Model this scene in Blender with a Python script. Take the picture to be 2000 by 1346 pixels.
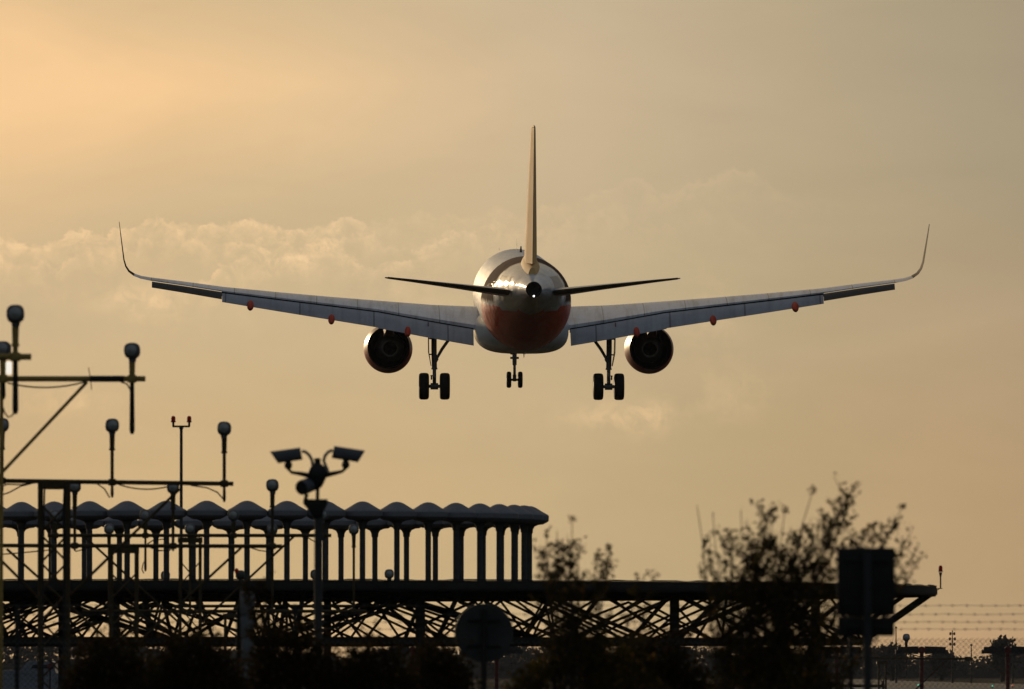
import bpy, bmesh, math, random
from math import sin, cos, radians, pi, sqrt, exp, atan, tan
from mathutils import Vector, Matrix, Euler

scene = bpy.context.scene
for o in list(bpy.data.objects):
    bpy.data.objects.remove(o, do_unlink=True)
COL = scene.collection
rnd = random.Random(7)

# ------------------------------------------------------------------ camera
F = 17720.0                 # focal length in pixels of a 2000 px wide picture
HOR = 1310.0                # row of the horizon
CAMZ = 1.8
PITCH = atan((HOR - 673.0) / F)
cam_d = bpy.data.cameras.new('camera')
cam = bpy.data.objects.new('camera', cam_d)
COL.objects.link(cam)
cam.location = (0, 0, CAMZ)
cam.rotation_euler = (pi / 2 + PITCH, 0, 0)
cam_d.sensor_width = 36.0
cam_d.lens = F / 2000.0 * 36.0
cam_d.clip_start = 1.0
cam_d.clip_end = 20000.0
cam_d.dof.use_dof = True
cam_d.dof.focus_distance = 390.0
cam_d.dof.aperture_fstop = cam_d.lens / 48.0     # 48 mm wide pupil
cam_d.dof.aperture_blades = 9
scene.camera = cam

# ------------------------------------------------------------------ sky
SUN_AZ, SUN_EL = -17.0, 8.0     # degrees from the view direction, to the left and up
world = bpy.data.worlds.new("World")
scene.world = world
world.use_nodes = True


class NG:
    """small helper to write node graphs"""
    def __init__(self, tree):
        self.t = tree
        self.n = tree.nodes
        self.l = tree.links

    def new(self, typ, **kw):
        nd = self.n.new(typ)
        for k, v in kw.items():
            setattr(nd, k, v)
        return nd

    def put(self, sock, val):
        if isinstance(val, bpy.types.NodeSocket):
            self.l.new(val, sock)
        elif val is not None:
            sock.default_value = val

    def m(self, op, a, b=None, c=None, clamp=False):
        nd = self.new('ShaderNodeMath', operation=op, use_clamp=clamp)
        self.put(nd.inputs[0], a)
        if b is not None:
            self.put(nd.inputs[1], b)
        if c is not None:
            self.put(nd.inputs[2], c)
        return nd.outputs[0]

    def add(self, a, b): return self.m('ADD', a, b)
    def sub(self, a, b): return self.m('SUBTRACT', a, b)
    def mul(self, a, b): return self.m('MULTIPLY', a, b)
    def div(self, a, b): return self.m('DIVIDE', a, b)

    def sstep(self, x, lo, hi):
        nd = self.new('ShaderNodeMapRange', interpolation_type='SMOOTHSTEP')
        self.put(nd.inputs[0], x)
        nd.inputs[1].default_value = lo
        nd.inputs[2].default_value = hi
        return nd.outputs[0]

    def gauss(self, x, c, w):
        d = self.div(self.sub(x, c), w)
        return self.m('EXPONENT', self.mul(self.mul(d, d), -1.0))

    def mix(self, f, a, b, mode='MIX'):
        nd = self.new('ShaderNodeMix', data_type='RGBA', blend_type=mode)
        self.put(nd.inputs[0], f)
        self.put(nd.inputs[6], a)
        self.put(nd.inputs[7], b)
        return nd.outputs[2]

    def xyz(self, x, y, z):
        nd = self.new('ShaderNodeCombineXYZ')
        for i, v in enumerate((x, y, z)):
            self.put(nd.inputs[i], v)
        return nd.outputs[0]

    def noise(self, vec, scale, detail=5, rough=0.55, dist=0.0):
        nd = self.new('ShaderNodeTexNoise')
        if vec is not None:
            self.l.new(vec, nd.inputs['Vector'])
        nd.inputs['Scale'].default_value = scale
        nd.inputs['Detail'].default_value = detail
        nd.inputs['Roughness'].default_value = rough
        nd.inputs['Distortion'].default_value = dist
        return nd.outputs[0]

    def ramp(self, f, stops):
        nd = self.new('ShaderNodeValToRGB')
        e = nd.color_ramp.elements
        while len(e) < len(stops):
            e.new(0.5)
        for i, (p, c) in enumerate(stops):
            e[i].position = p
            e[i].color = c
        self.put(nd.inputs[0], f)
        return nd.outputs[0]

    def curve(self, f, pts):
        nd = self.new('ShaderNodeFloatCurve')
        c = nd.mapping.curves[0]
        while len(c.points) < len(pts):
            c.points.new(0.5, 0.5)
        for p, (x, y) in zip(c.points, pts):
            p.location = (x, y)
        nd.mapping.update()
        self.put(nd.inputs['Value'], f)
        return nd.outputs[0]


def lin(r, g, b):
    def f(c):
        c /= 255.0
        return c / 12.92 if c <= 0.04045 else ((c + 0.055) / 1.055) ** 2.4
    return (f(r), f(g), f(b), 1.0)


def build_sky():
    t = world.node_tree
    t.nodes.clear()
    g = NG(t)
    out = g.new('ShaderNodeOutputWorld')
    bg = g.new('ShaderNodeBackground')
    g.l.new(bg.outputs[0], out.inputs[0])
    sky = g.new('ShaderNodeTexSky', sky_type='NISHITA')
    sky.sun_disc = False
    sky.sun_elevation = radians(SUN_EL)
    sky.sun_rotation = radians(SUN_AZ)
    sky.air_density = 1.2
    sky.dust_density = 2.5
    sky.ozone_density = 1.5
    base = g.new('ShaderNodeVectorMath', operation='SCALE')
    g.l.new(sky.outputs[0], base.inputs[0])
    base.inputs['Scale'].default_value = 0.055
    SKYBASE = base
    hs = g.new('ShaderNodeHueSaturation')
    hs.inputs['Saturation'].default_value = 0.6
    g.l.new(base.outputs[0], hs.inputs['Color'])
    # directions as azimuth and elevation, 309.3 units per degree
    tc = g.new('ShaderNodeTexCoord')
    sp = g.new('ShaderNodeSeparateXYZ')
    g.l.new(tc.outputs['Generated'], sp.inputs[0])
    x, y, z = sp.outputs
    K = 309.27
    g.l.new(g.add(0.034, g.mul(g.m('MAXIMUM', z, 0.0), 0.13)), SKYBASE.inputs['Scale'])
    az = g.mul(g.m('ARCTAN2', x, y), 180 / pi)
    el = g.mul(g.m('ARCSINE', z), 180 / pi)
    X = g.add(g.mul(az, K), 1000.0)
    Y = g.sub(1310.0, g.mul(el, K))
    # thin bright haze of the evening sky round the sun
    hz = g.ramp(g.div(g.add(X, 2000.0), 6000.0), [
        (0.0, lin(222, 190, 138)), (0.333, lin(202, 178, 136)), (0.42, lin(202, 179, 137)),
        (0.52, lin(194, 174, 136)), (0.60, lin(177, 160, 124)), (0.667, lin(164, 149, 117)), (1.0, lin(132, 122, 104))])
    low = g.sstep(Y, 560.0, 1000.0)
    hz = g.mix(low, hz, g.mix(1.0, hz, (1.01, 0.94, 0.83, 1), 'MULTIPLY'))
    lowr = g.mul(g.sstep(Y, 330.0, 720.0), g.sstep(X, 1300.0, 2000.0))
    hz = g.mix(lowr, hz, g.mix(1.0, hz, (1.17, 1.08, 1.07, 1), 'MULTIPLY'))
    pink = g.gauss(Y, 1262.0, 40.0)
    hz = g.mix(g.mul(pink, 0.35), hz, g.mix(1.0, hz, (1.30, 1.06, 1.02, 1), 'MULTIPLY'))
    topd = g.sstep(Y, 330.0, -900.0)
    hz = g.mix(topd, hz, g.mix(1.0, hz, (0.9, 0.92, 0.93, 1), 'MULTIPLY'))
    P = g.xyz(g.div(X, 1000.0), g.div(Y, 1000.0), 0.0)
    Pst = g.xyz(g.div(X, 1000.0), g.div(Y, 330.0), 3.0)
    # glow towards the sun, broken by soft streaks of cloud
    Xc = g.m('MAXIMUM', X, -150.0)
    gl = g.mul(g.gauss(Xc, -150.0, 880.0), g.gauss(g.add(Y, g.mul(X, -0.06)), 125.0, 160.0))
    gl2 = g.mul(g.gauss(Xc, -100.0, 330.0), g.gauss(Y, 330.0, 150.0))
    st = g.noise(Pst, 1.6, 4, 0.5, 0.3)
    gl = g.mul(gl, g.add(0.35, g.mul(st, 1.25)))
    glow = g.add(gl, g.mul(gl2, 0.36))
    hz = g.mix(1.0, hz, g.mix(glow, (0, 0, 0, 1), (0.33, 0.155, 0.045, 1)), 'ADD')
    # soft mottling of the high haze
    mot = g.add(0.93, g.mul(g.noise(Pst, 2.3, 6, 0.55, 0.6), 0.14))
    hz = g.mix(1.0, hz, g.xyz(mot, mot, mot), 'MULTIPLY')
    # cumulus bank: a bumpy sunlit upper edge, fading downwards
    n1 = g.noise(P, 19.0, 9, 0.64, 0.35)
    n2 = g.noise(g.xyz(g.div(X, 1000.0), g.div(Y, 700.0), 7.0), 4.2, 6, 0.55, 0.5)

    def bank(pts, amp, n, jit, fall, gain):
        e = g.mul(g.curve(g.m('DIVIDE', X, 2000.0, clamp=True), [(px / 2000, py / 1000) for px, py in pts]), 1000.0)
        e = g.add(e, g.mul(g.sub(n, 0.5), jit))
        d = g.sub(Y, e)
        edge = g.sstep(d, -5.0, 7.0)
        tail = g.m('EXPONENT', g.mul(g.m('MAXIMUM', d, 0.0), -1.0 / fall))
        a = g.curve(g.m('DIVIDE', X, 2000.0, clamp=True), [(px / 2000, v) for px, v in amp])
        b = g.mul(g.mul(g.mul(edge, tail), a), gain)
        return b
    n3 = g.noise(P, 65.0, 5, 0.6, 0.2)
    n1 = g.add(g.mul(n1, 0.72), g.mul(n3, 0.28))
    nn = g.sstep(n2, 0.30, 0.66)
    c1 = bank([(0, 468), (60, 480), (110, 470), (140, 455), (200, 462), (260, 445), (310, 428), (360, 440), (430, 436), (500, 432),
               (560, 448), (620, 446), (680, 425), (720, 440), (830, 418), (900, 424), (960, 412), (1040, 415), (1110, 390), (1190, 372),
               (1245, 345), (1300, 375), (1360, 352), (1470, 338), (1560, 400), (1800, 345), (2000, 360)],
              [(0, 0.9), (300, 0.8), (650, 0.8), (760, 0.34), (1000, 0.26), (1250, 0.16), (1450, 0.2), (1600, 0.05), (2000, 0.04)],
              n1, 95.0, 27.0, 0.44)
    c2 = bank([(0, 520), (100, 560), (380, 560), (430, 520), (480, 495), (560, 500), (640, 470), (720, 520), (800, 500), (860, 470), (960, 440),
               (1060, 455), (1180, 420), (1260, 440), (1380, 410), (1500, 470), (2000, 520)],
              [(0, 0.1), (350, 0.15), (430, 0.7), (650, 0.85), (800, 0.5), (1000, 0.25), (1300, 0.12), (2000, 0.02)],
              n1, 120.0, 42.0, 0.36)
    nb2 = g.noise(g.xyz(g.div(X, 1000.0), g.div(Y, 1000.0), 5.0), 21.0, 9, 0.66, 0.4)
    c3 = bank([(0, 500), (90, 520), (160, 490), (250, 480), (340, 462), (430, 480), (520, 466), (600, 490), (680, 460), (760, 480), (900, 455), (1000, 450), (1100, 430), (1250, 390), (1400, 380), (2000, 430)],
              [(0, 0.8), (300, 0.6), (620, 0.7), (760, 0.4), (1000, 0.3), (1250, 0.18), (1400, 0.1), (2000, 0.02)], nb2, 120.0, 24.0, 0.30)
    c1 = g.add(c1, c3)
    tex = g.add(0.15, g.mul(g.sstep(g.noise(P, 24.0, 9, 0.68, 0.5), 0.34, 0.66), 1.0))
    cb = g.mul(tex, g.add(c1, g.mul(c2, g.add(0.35, nn))))
    # loose scraps of cloud lower down
    def scrap(cx, cy, wx, wy, v):
        return g.mul(g.mul(g.gauss(X, cx, wx), g.gauss(Y, cy, wy)), v)
    sc = g.add(scrap(1230, 815, 160, 34, 0.6), scrap(1430, 770, 90, 50, 0.2))
    sc = g.add(sc, scrap(290, 590, 80, 34, 0.6))
    sc = g.add(sc, scrap(720, 600, 160, 60, 0.25))
    sc = g.add(sc, scrap(140, 790, 90, 24, 0.35))
    sc = g.add(sc, scrap(1380, 640, 60, 90, 0.25))
    cb = g.add(cb, g.mul(g.mul(sc, g.mul(tex, nn)), 0.55))
    hz = g.mix(1.0, hz, g.mix(cb, (0, 0, 0, 1), (0.62, 0.37, 0.17, 1)), 'ADD')
    # greyish shadow between the bright edges
    sh = g.mul(g.mul(g.gauss(Y, 560.0, 120.0), g.sstep(X, 1500.0, 600.0)), g.sub(1.0, nn))
    hz = g.mix(g.mul(sh, 0.45), hz, g.mix(1.0, hz, (0.93, 0.95, 0.99, 1), 'MULTIPLY'))
    hz = g.mix(1.0, hz, (1.045, 1.02, 1.045, 1), 'MULTIPLY')
    hz = g.mix(g.mul(g.sstep(Y, 620.0, 150.0), g.sstep(X, 250.0, 1200.0)), hz, g.mix(1.0, hz, (1.01, 1.03, 1.11, 1), 'MULTIPLY'))
    hz = g.mix(g.sstep(Y, 700.0, 1000.0), hz, g.mix(1.0, hz, (1.0, 1.015, 1.03, 1), 'MULTIPLY'))
    # outside the sunward part of the sky the clear-sky model takes over
    fwd = (sin(radians(-8)) * cos(radians(6)), cos(radians(-8)) * cos(radians(6)), sin(radians(6)))
    dp = g.new('ShaderNodeVectorMath', operation='DOT_PRODUCT')
    g.l.new(tc.outputs['Generated'], dp.inputs[0])
    dp.inputs[1].default_value = fwd
    w = g.sstep(dp.outputs['Value'], cos(radians(62)), cos(radians(14)))
    col = g.mix(w, hs.outputs[0], hz)
    g.l.new(col, bg.inputs['Color'])
    bg.inputs['Strength'].default_value = 1.0


build_sky()

sun_d = bpy.data.lights.new('sun', 'SUN')
sun_d.energy = 2.0
sun_d.angle = radians(0.5)
sun_d.color = (1.0, 0.74, 0.44)
sun = bpy.data.objects.new('sun', sun_d)
COL.objects.link(sun)
sd = Vector((sin(radians(SUN_AZ)) * cos(radians(SUN_EL)), cos(radians(SUN_AZ)) * cos(radians(SUN_EL)), sin(radians(SUN_EL))))
sun.rotation_euler = (-sd).to_track_quat('-Z', 'Y').to_euler()
sun.location = (-60, 100, 80)

scene.view_settings.view_transform = 'Standard'
scene.view_settings.look = 'None'
scene.view_settings.exposure = 0.04
scene.view_settings.gamma = 1.0
scene.view_settings.use_curve_mapping = False
scene.render.engine = 'CYCLES'
scene.cycles.max_bounces = 5
scene.cycles.diffuse_bounces = 2
scene.cycles.glossy_bounces = 3
scene.cycles.transmission_bounces = 3
scene.cycles.use_denoising = True

# ------------------------------------------------------------------ placing
CT, ST = cos(PITCH), sin(PITCH)


def P(px, py, d):
    """world point seen at picture position (px, py), d metres along the view axis"""
    a = (px - 1000.0) / F * d
    b = (673.0 - py) / F * d
    return Vector((a, d * CT - b * ST, CAMZ + d * ST + b * CT))


def ground(px, d, z=0.0):
    p = P(px, 1200, d)
    return Vector((p.x, p.y, z))


# ------------------------------------------------------------------ materials
def mat(name, col, rough=0.6, spec=0.3, metal=0.0, var=0.0, vscale=3.0, emit=None, estr=0.0, coat=0.0, bump=0.0):
    m = bpy.data.materials.new(name)
    m.use_nodes = True
    t = m.node_tree
    b = t.nodes['Principled BSDF']
    g = NG(t)
    c = (col[0], col[1], col[2], 1.0)
    b.inputs['Roughness'].default_value = rough
    b.inputs['Specular IOR Level'].default_value = spec
    b.inputs['Metallic'].default_value = metal
    b.inputs['Coat Weight'].default_value = coat
    b.inputs['Coat Roughness'].default_value = 0.06
    if var > 0:
        tc = g.new('ShaderNodeTexCoord')
        n = g.noise(tc.outputs['Object'], vscale, 6, 0.6)
        n3 = g.noise(tc.outputs['Object'], vscale * 7.3, 4, 0.6)
        nn = g.add(g.mul(n, 0.65), g.mul(n3, 0.35))
        f = g.sstep(nn, 0.3, 0.7)
        lo = tuple(k * (1 - var) for k in col) + (1.0,)
        hi = tuple(min(1, k * (1 + var)) for k in col) + (1.0,)
        g.l.new(g.mix(f, lo, hi), b.inputs['Base Color'])
        r = g.new('ShaderNodeMapRange')
        g.l.new(nn, r.inputs[0])
        r.inputs[3].default_value = max(0.03, rough - 0.12)
        r.inputs[4].default_value = min(1, rough + 0.12)
        g.l.new(r.outputs[0], b.inputs['Roughness'])
        if bump > 0:
            bp = g.new('ShaderNodeBump')
            bp.inputs['Strength'].default_value = bump
            g.l.new(n3, bp.inputs['Height'])
            g.l.new(bp.outputs[0], b.inputs['Normal'])
    else:
        b.inputs['Base Color'].default_value = c
    if emit:
        b.inputs['Emission Color'].default_value = tuple(emit) + (1.0,)
        b.inputs['Emission Strength'].default_value = estr
    return m


def leaf_mat(name, c1, c2, c3):
    m = bpy.data.materials.new(name)
    m.use_nodes = True
    t = m.node_tree
    t.nodes.clear()
    g = NG(t)
    out = g.new('ShaderNodeOutputMaterial')
    ge = g.new('ShaderNodeNewGeometry')
    col = g.ramp(ge.outputs['Random Per Island'], [(0.0, c1 + (1,)), (0.7, c2 + (1,)), (0.93, c2 + (1,)), (1.0, c3 + (1,))])
    d = g.new('ShaderNodeBsdfDiffuse')
    tr = g.new('ShaderNodeBsdfTranslucent')
    g.l.new(col, d.inputs[0])
    g.l.new(col, tr.inputs[0])
    mx = g.new('ShaderNodeMixShader')
    mx.inputs[0].default_value = 0.35
    g.l.new(d.outputs[0], mx.inputs[1])
    g.l.new(tr.outputs[0], mx.inputs[2])
    g.l.new(mx.outputs[0], out.inputs[0])
    return m


def fuselage_mat():
    m = bpy.data.materials.new('airliner_livery')
    m.use_nodes = True
    t = m.node_tree
    b = t.nodes['Principled BSDF']
    g = NG(t)
    tc = g.new('ShaderNodeTexCoord')
    sp = g.new('ShaderNodeSeparateXYZ')
    g.l.new(tc.outputs['Object'], sp.inputs[0])
    x, y, z = sp.outputs
    s = g.sub(18.0, y)
    ax = g.m('ABSOLUTE', x)
    n = g.noise(tc.outputs['Object'], 2.2, 4, 0.6)
    wob = g.mul(g.sub(n, 0.5), 0.35)
    zt = g.add(z, wob)
    # red underside sweeping over the rear body
    red = g.mul(g.sstep(zt, 0.08, 0.02), g.sstep(g.add(s, g.mul(z, -0.9)), 24.9, 24.97))
    red = g.mul(red, g.sstep(g.sub(s, g.mul(g.mul(ax, ax), 1.5)), 32.75, 32.68))
    # dark band over the back in front of the fin
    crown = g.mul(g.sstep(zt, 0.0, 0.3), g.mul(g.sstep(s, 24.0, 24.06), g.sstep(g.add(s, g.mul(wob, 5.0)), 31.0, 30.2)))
    # bare metal wear plates round the tailplane roots
    plate = g.mul(g.mul(g.sstep(s, 31.15, 31.2), g.sstep(s, 33.95, 33.9)),
                  g.mul(g.sstep(g.m('ABSOLUTE', g.sub(z, 0.62)), 0.78, 0.74), g.sstep(ax, 0.55, 0.6)))
    grime = g.noise(g.xyz(g.mul(x, 3.0), g.mul(y, 0.35), g.mul(z, 3.0)), 1.6, 5, 0.6)
    gf = g.sstep(grime, 0.42, 0.75)
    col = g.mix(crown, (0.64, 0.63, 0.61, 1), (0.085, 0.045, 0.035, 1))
    col = g.mix(g.sstep(g.add(s, g.mul(ax, 0.8)), 32.4, 32.7), col, (0.60, 0.62, 0.66, 1))
    col = g.mix(red, col, (0.85, 0.105, 0.04, 1))
    col = g.mix(plate, col, g.mix(g.sstep(z, 0.84, 0.88), (0.66, 0.68, 0.66, 1), (0.10, 0.11, 0.13, 1)))
    col = g.mix(g.mul(gf, 0.2), col, (0.12, 0.085, 0.07, 1))
    # frame and skin joints
    jy = g.m('ABSOLUTE', g.sub(g.m('FRACT', g.div(s, 2.67)), 0.5))
    joint = g.sstep(jy, 0.492, 0.497)
    col = g.mix(g.mul(joint, 0.35), col, (0.05, 0.05, 0.05, 1))
    g.l.new(col, b.inputs['Base Color'])
    dull = g.sub(1.0, g.mul(crown, 0.97))
    rearw = g.sstep(s, 24.0, 24.1)
    g.l.new(g.mul(dull, g.add(0.02, g.mul(rearw, g.sub(0.5, g.mul(red, 0.28))))), b.inputs['Coat Weight'])
    g.l.new(g.mul(dull, g.add(0.08, g.mul(rearw, 0.2))), b.inputs['Specular IOR Level'])
    g.l.new(g.add(0.6, g.mul(crown, 0.3)), b.inputs['Roughness'])
    b.inputs['Coat Roughness'].default_value = 0.10
    bp = g.new('ShaderNodeBump')
    bp.inputs['Strength'].default_value = 0.5
    bp.inputs['Distance'].default_value = 0.16
    nb = g.noise(g.xyz(g.mul(x, 1.2), g.mul(y, 0.8), g.mul(z, 1.2)), 1.4, 3, 0.5)
    g.l.new(nb, bp.inputs['Height'])
    g.l.new(bp.outputs[0], b.inputs['Normal'])
    g.l.new(bp.outputs[0], b.inputs['Coat Normal'])
    return m


def nacelle_mat():
    m = bpy.data.materials.new('nacelle_paint')
    m.use_nodes = True
    b = m.node_tree.nodes['Principled BSDF']
    g = NG(m.node_tree)
    tc = g.new('ShaderNodeTexCoord')
    sp = g.new('ShaderNodeSeparateXYZ')
    g.l.new(tc.outputs['Object'], sp.inputs[0])
    z = sp.outputs[2]
    n = g.noise(tc.outputs['Object'], 2.0, 4, 0.6)
    f = g.sstep(g.add(z, g.mul(g.sub(n, 0.5), 0.2)), 0.02, 0.08)
    c = g.mix(f, (0.40, 0.035, 0.018, 1), (0.22, 0.10, 0.075, 1))
    g.l.new(c, b.inputs['Base Color'])
    b.inputs['Roughness'].default_value = 0.45
    b.inputs['Specular IOR Level'].default_value = 0.14
    b.inputs['Coat Weight'].default_value = 0.05
    b.inputs['Coat Roughness'].default_value = 0.15
    return m


def seams(m, pitch, amount):
    """skin joints and chordwise streaks on a wing or flap paint"""
    t = m.node_tree
    b = t.nodes['Principled BSDF']
    g = NG(t)
    old = b.inputs['Base Color'].links[0].from_socket
    tc = g.new('ShaderNodeTexCoord')
    sp = g.new('ShaderNodeSeparateXYZ')
    g.l.new(tc.outputs['Object'], sp.inputs[0])
    x, y, z = sp.outputs
    j = g.sstep(g.m('ABSOLUTE', g.sub(g.m('FRACT', g.div(g.m('ABSOLUTE', x), pitch)), 0.5)), 0.485, 0.492)
    st = g.sstep(g.noise(g.xyz(g.mul(x, 2.4), g.mul(y, 0.22), 0.0), 1.0, 6, 0.65), 0.42, 0.72)
    c = g.mix(g.mul(st, amount), old, (0.06, 0.055, 0.05, 1))
    c = g.mix(g.mul(j, 0.6), c, (0.05, 0.05, 0.05, 1))
    g.l.new(c, b.inputs['Base Color'])


M = {
    'fuselage': fuselage_mat(),
    'nacelle': nacelle_mat(),
    'wing': mat('wing_grey_paint', (0.68, 0.68, 0.74), 0.38, 0.45, var=0.14, vscale=1.4),
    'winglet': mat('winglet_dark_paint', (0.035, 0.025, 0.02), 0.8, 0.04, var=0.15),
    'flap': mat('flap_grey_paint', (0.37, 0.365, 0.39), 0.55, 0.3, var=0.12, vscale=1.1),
    'aileron': mat('aileron_dark', (0.075, 0.06, 0.05), 0.6, 0.3, var=0.15),  # one even dark grey-brown, darker than the flaps
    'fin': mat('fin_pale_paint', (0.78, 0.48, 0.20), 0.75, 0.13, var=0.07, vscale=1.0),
    'fairing': mat('belly_white_paint', (0.62, 0.63, 0.64), 0.3, 0.4, var=0.12, vscale=1.2),
    'tailplane': mat('tailplane_paint', (0.40, 0.40, 0.42), 0.3, 0.5, var=0.12, vscale=1.5),
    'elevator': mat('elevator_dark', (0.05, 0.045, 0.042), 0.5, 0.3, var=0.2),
    'red': mat('red_paint', (0.52, 0.06, 0.03), 0.6, 0.12, var=0.1),
    'metal_dark': mat('burnt_metal', (0.09, 0.085, 0.08), 0.42, 0.4, 0.7, var=0.25, vscale=4),
    'cavity': mat('soot_and_slot_shade', (0.02, 0.02, 0.02), 0.8, 0.1, var=0.2),  # exhaust black, also used as painted shade in the flap slots
    'liner': mat('duct_liner', (0.022, 0.022, 0.022), 0.6, 0.25, var=0.25, vscale=5),
    'core': mat('core_cowl_metal', (0.22, 0.22, 0.22), 0.32, 0.5, 0.8, var=0.2, vscale=4),
    'gear': mat('gear_grey', (0.13, 0.13, 0.13), 0.5, 0.35, var=0.25, vscale=6),
    'tyre': mat('tyre_rubber', (0.018, 0.017, 0.016), 0.85, 0.2, var=0.2, vscale=8),
    'glass': mat('window_glass', (0.03, 0.03, 0.035), 0.1, 0.6),
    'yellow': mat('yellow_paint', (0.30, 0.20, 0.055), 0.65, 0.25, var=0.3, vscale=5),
    'yellow_far': mat('yellow_paint_dark', (0.052, 0.033, 0.013), 0.75, 0.25, var=0.35, vscale=4),  # darker yellow for the bars farther off
    'black': mat('black_rubber', (0.012, 0.012, 0.012), 0.6, 0.25, var=0.2, vscale=8),
    'lamp': mat('lamp_housing_grey', (0.11, 0.11, 0.112), 0.7, 0.2, var=0.25, vscale=9),
    'lens': mat('lamp_lens', (0.26, 0.255, 0.25), 0.16, 0.6, var=0.2, vscale=10),
    'cap': mat('weathered_fibreglass', (0.155, 0.155, 0.172), 0.7, 0.2, var=0.18, vscale=2.5, bump=0.15),
    'column': mat('column_grey', (0.05, 0.05, 0.052), 0.7, 0.2, var=0.25, vscale=5),
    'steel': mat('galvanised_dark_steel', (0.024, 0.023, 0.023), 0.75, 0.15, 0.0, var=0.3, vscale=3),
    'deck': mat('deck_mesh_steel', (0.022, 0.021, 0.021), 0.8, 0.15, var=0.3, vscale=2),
    'cctv': mat('camera_grey', (0.075, 0.078, 0.09), 0.5, 0.35, var=0.15, vscale=12),
    'cctv_dark': mat('camera_bracket_black', (0.014, 0.014, 0.014), 0.6, 0.25, var=0.2, vscale=12),
    'conduit': mat('grey_conduit', (0.20, 0.20, 0.18), 0.6, 0.3, var=0.15, vscale=20),
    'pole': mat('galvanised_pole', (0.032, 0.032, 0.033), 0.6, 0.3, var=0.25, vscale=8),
    'sign': mat('sign_back_grey', (0.03, 0.03, 0.03), 0.7, 0.2, var=0.3, vscale=6),
    'sign_dark': mat('sign_back_dark', (0.013, 0.012, 0.0115), 0.75, 0.2, var=0.35, vscale=6),
    'concrete': mat('pale_concrete', (0.11, 0.112, 0.115), 0.85, 0.15, var=0.35, vscale=9, bump=0.4),
    'redpost': mat('red_post_paint', (0.10, 0.011, 0.008), 0.6, 0.25, var=0.3, vscale=5),
    'box': mat('antenna_box_brown', (0.035, 0.028, 0.027), 0.7, 0.2, var=0.2, vscale=4),
    'redlamp': mat('red_lamp_glass', (0.16, 0.005, 0.004), 0.7, 0.1, emit=(0.9, 0.02, 0.01), estr=0.025),
    'wire': mat('fence_wire', (0.06, 0.06, 0.06), 0.6, 0.3, metal=0.3),
    'bark': mat('bark', (0.03, 0.023, 0.016), 0.9, 0.1, var=0.4, vscale=30),
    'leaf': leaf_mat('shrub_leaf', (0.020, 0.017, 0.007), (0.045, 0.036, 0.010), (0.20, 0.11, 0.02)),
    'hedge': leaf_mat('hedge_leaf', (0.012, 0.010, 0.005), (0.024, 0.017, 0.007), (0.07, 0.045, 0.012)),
    'wood': leaf_mat('far_tree_leaf', (0.022, 0.024, 0.026), (0.034, 0.034, 0.034), (0.045, 0.042, 0.036)),
    'van': mat('pale_van_paint', (0.20, 0.205, 0.23), 0.3, 0.45, var=0.15, vscale=3),
    'white_lit': mat('tail_lamp_glass', (0.8, 0.8, 0.8), 0.3, 0.5, emit=(1, 0.97, 0.9), estr=3.0),
    'lit_lens': mat('lit_lamp_glass', (0.8, 0.8, 0.8), 0.3, 0.5, emit=(1, 0.93, 0.80), estr=0.85),
    'green_lit': mat('green_lamp_glass', (0.02, 0.2, 0.1), 0.3, 0.5, emit=(0.05, 0.8, 0.55), estr=1.2),
    'red_lit': mat('red_lamp_glass_lit', (0.2, 0.02, 0.01), 0.3, 0.5, emit=(0.9, 0.12, 0.05), estr=1.0),
}


seams(M['wing'], 1.83, 0.45)
seams(M['flap'], 3.3, 0.3)
seams(M['tailplane'], 1.4, 0.3)


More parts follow.
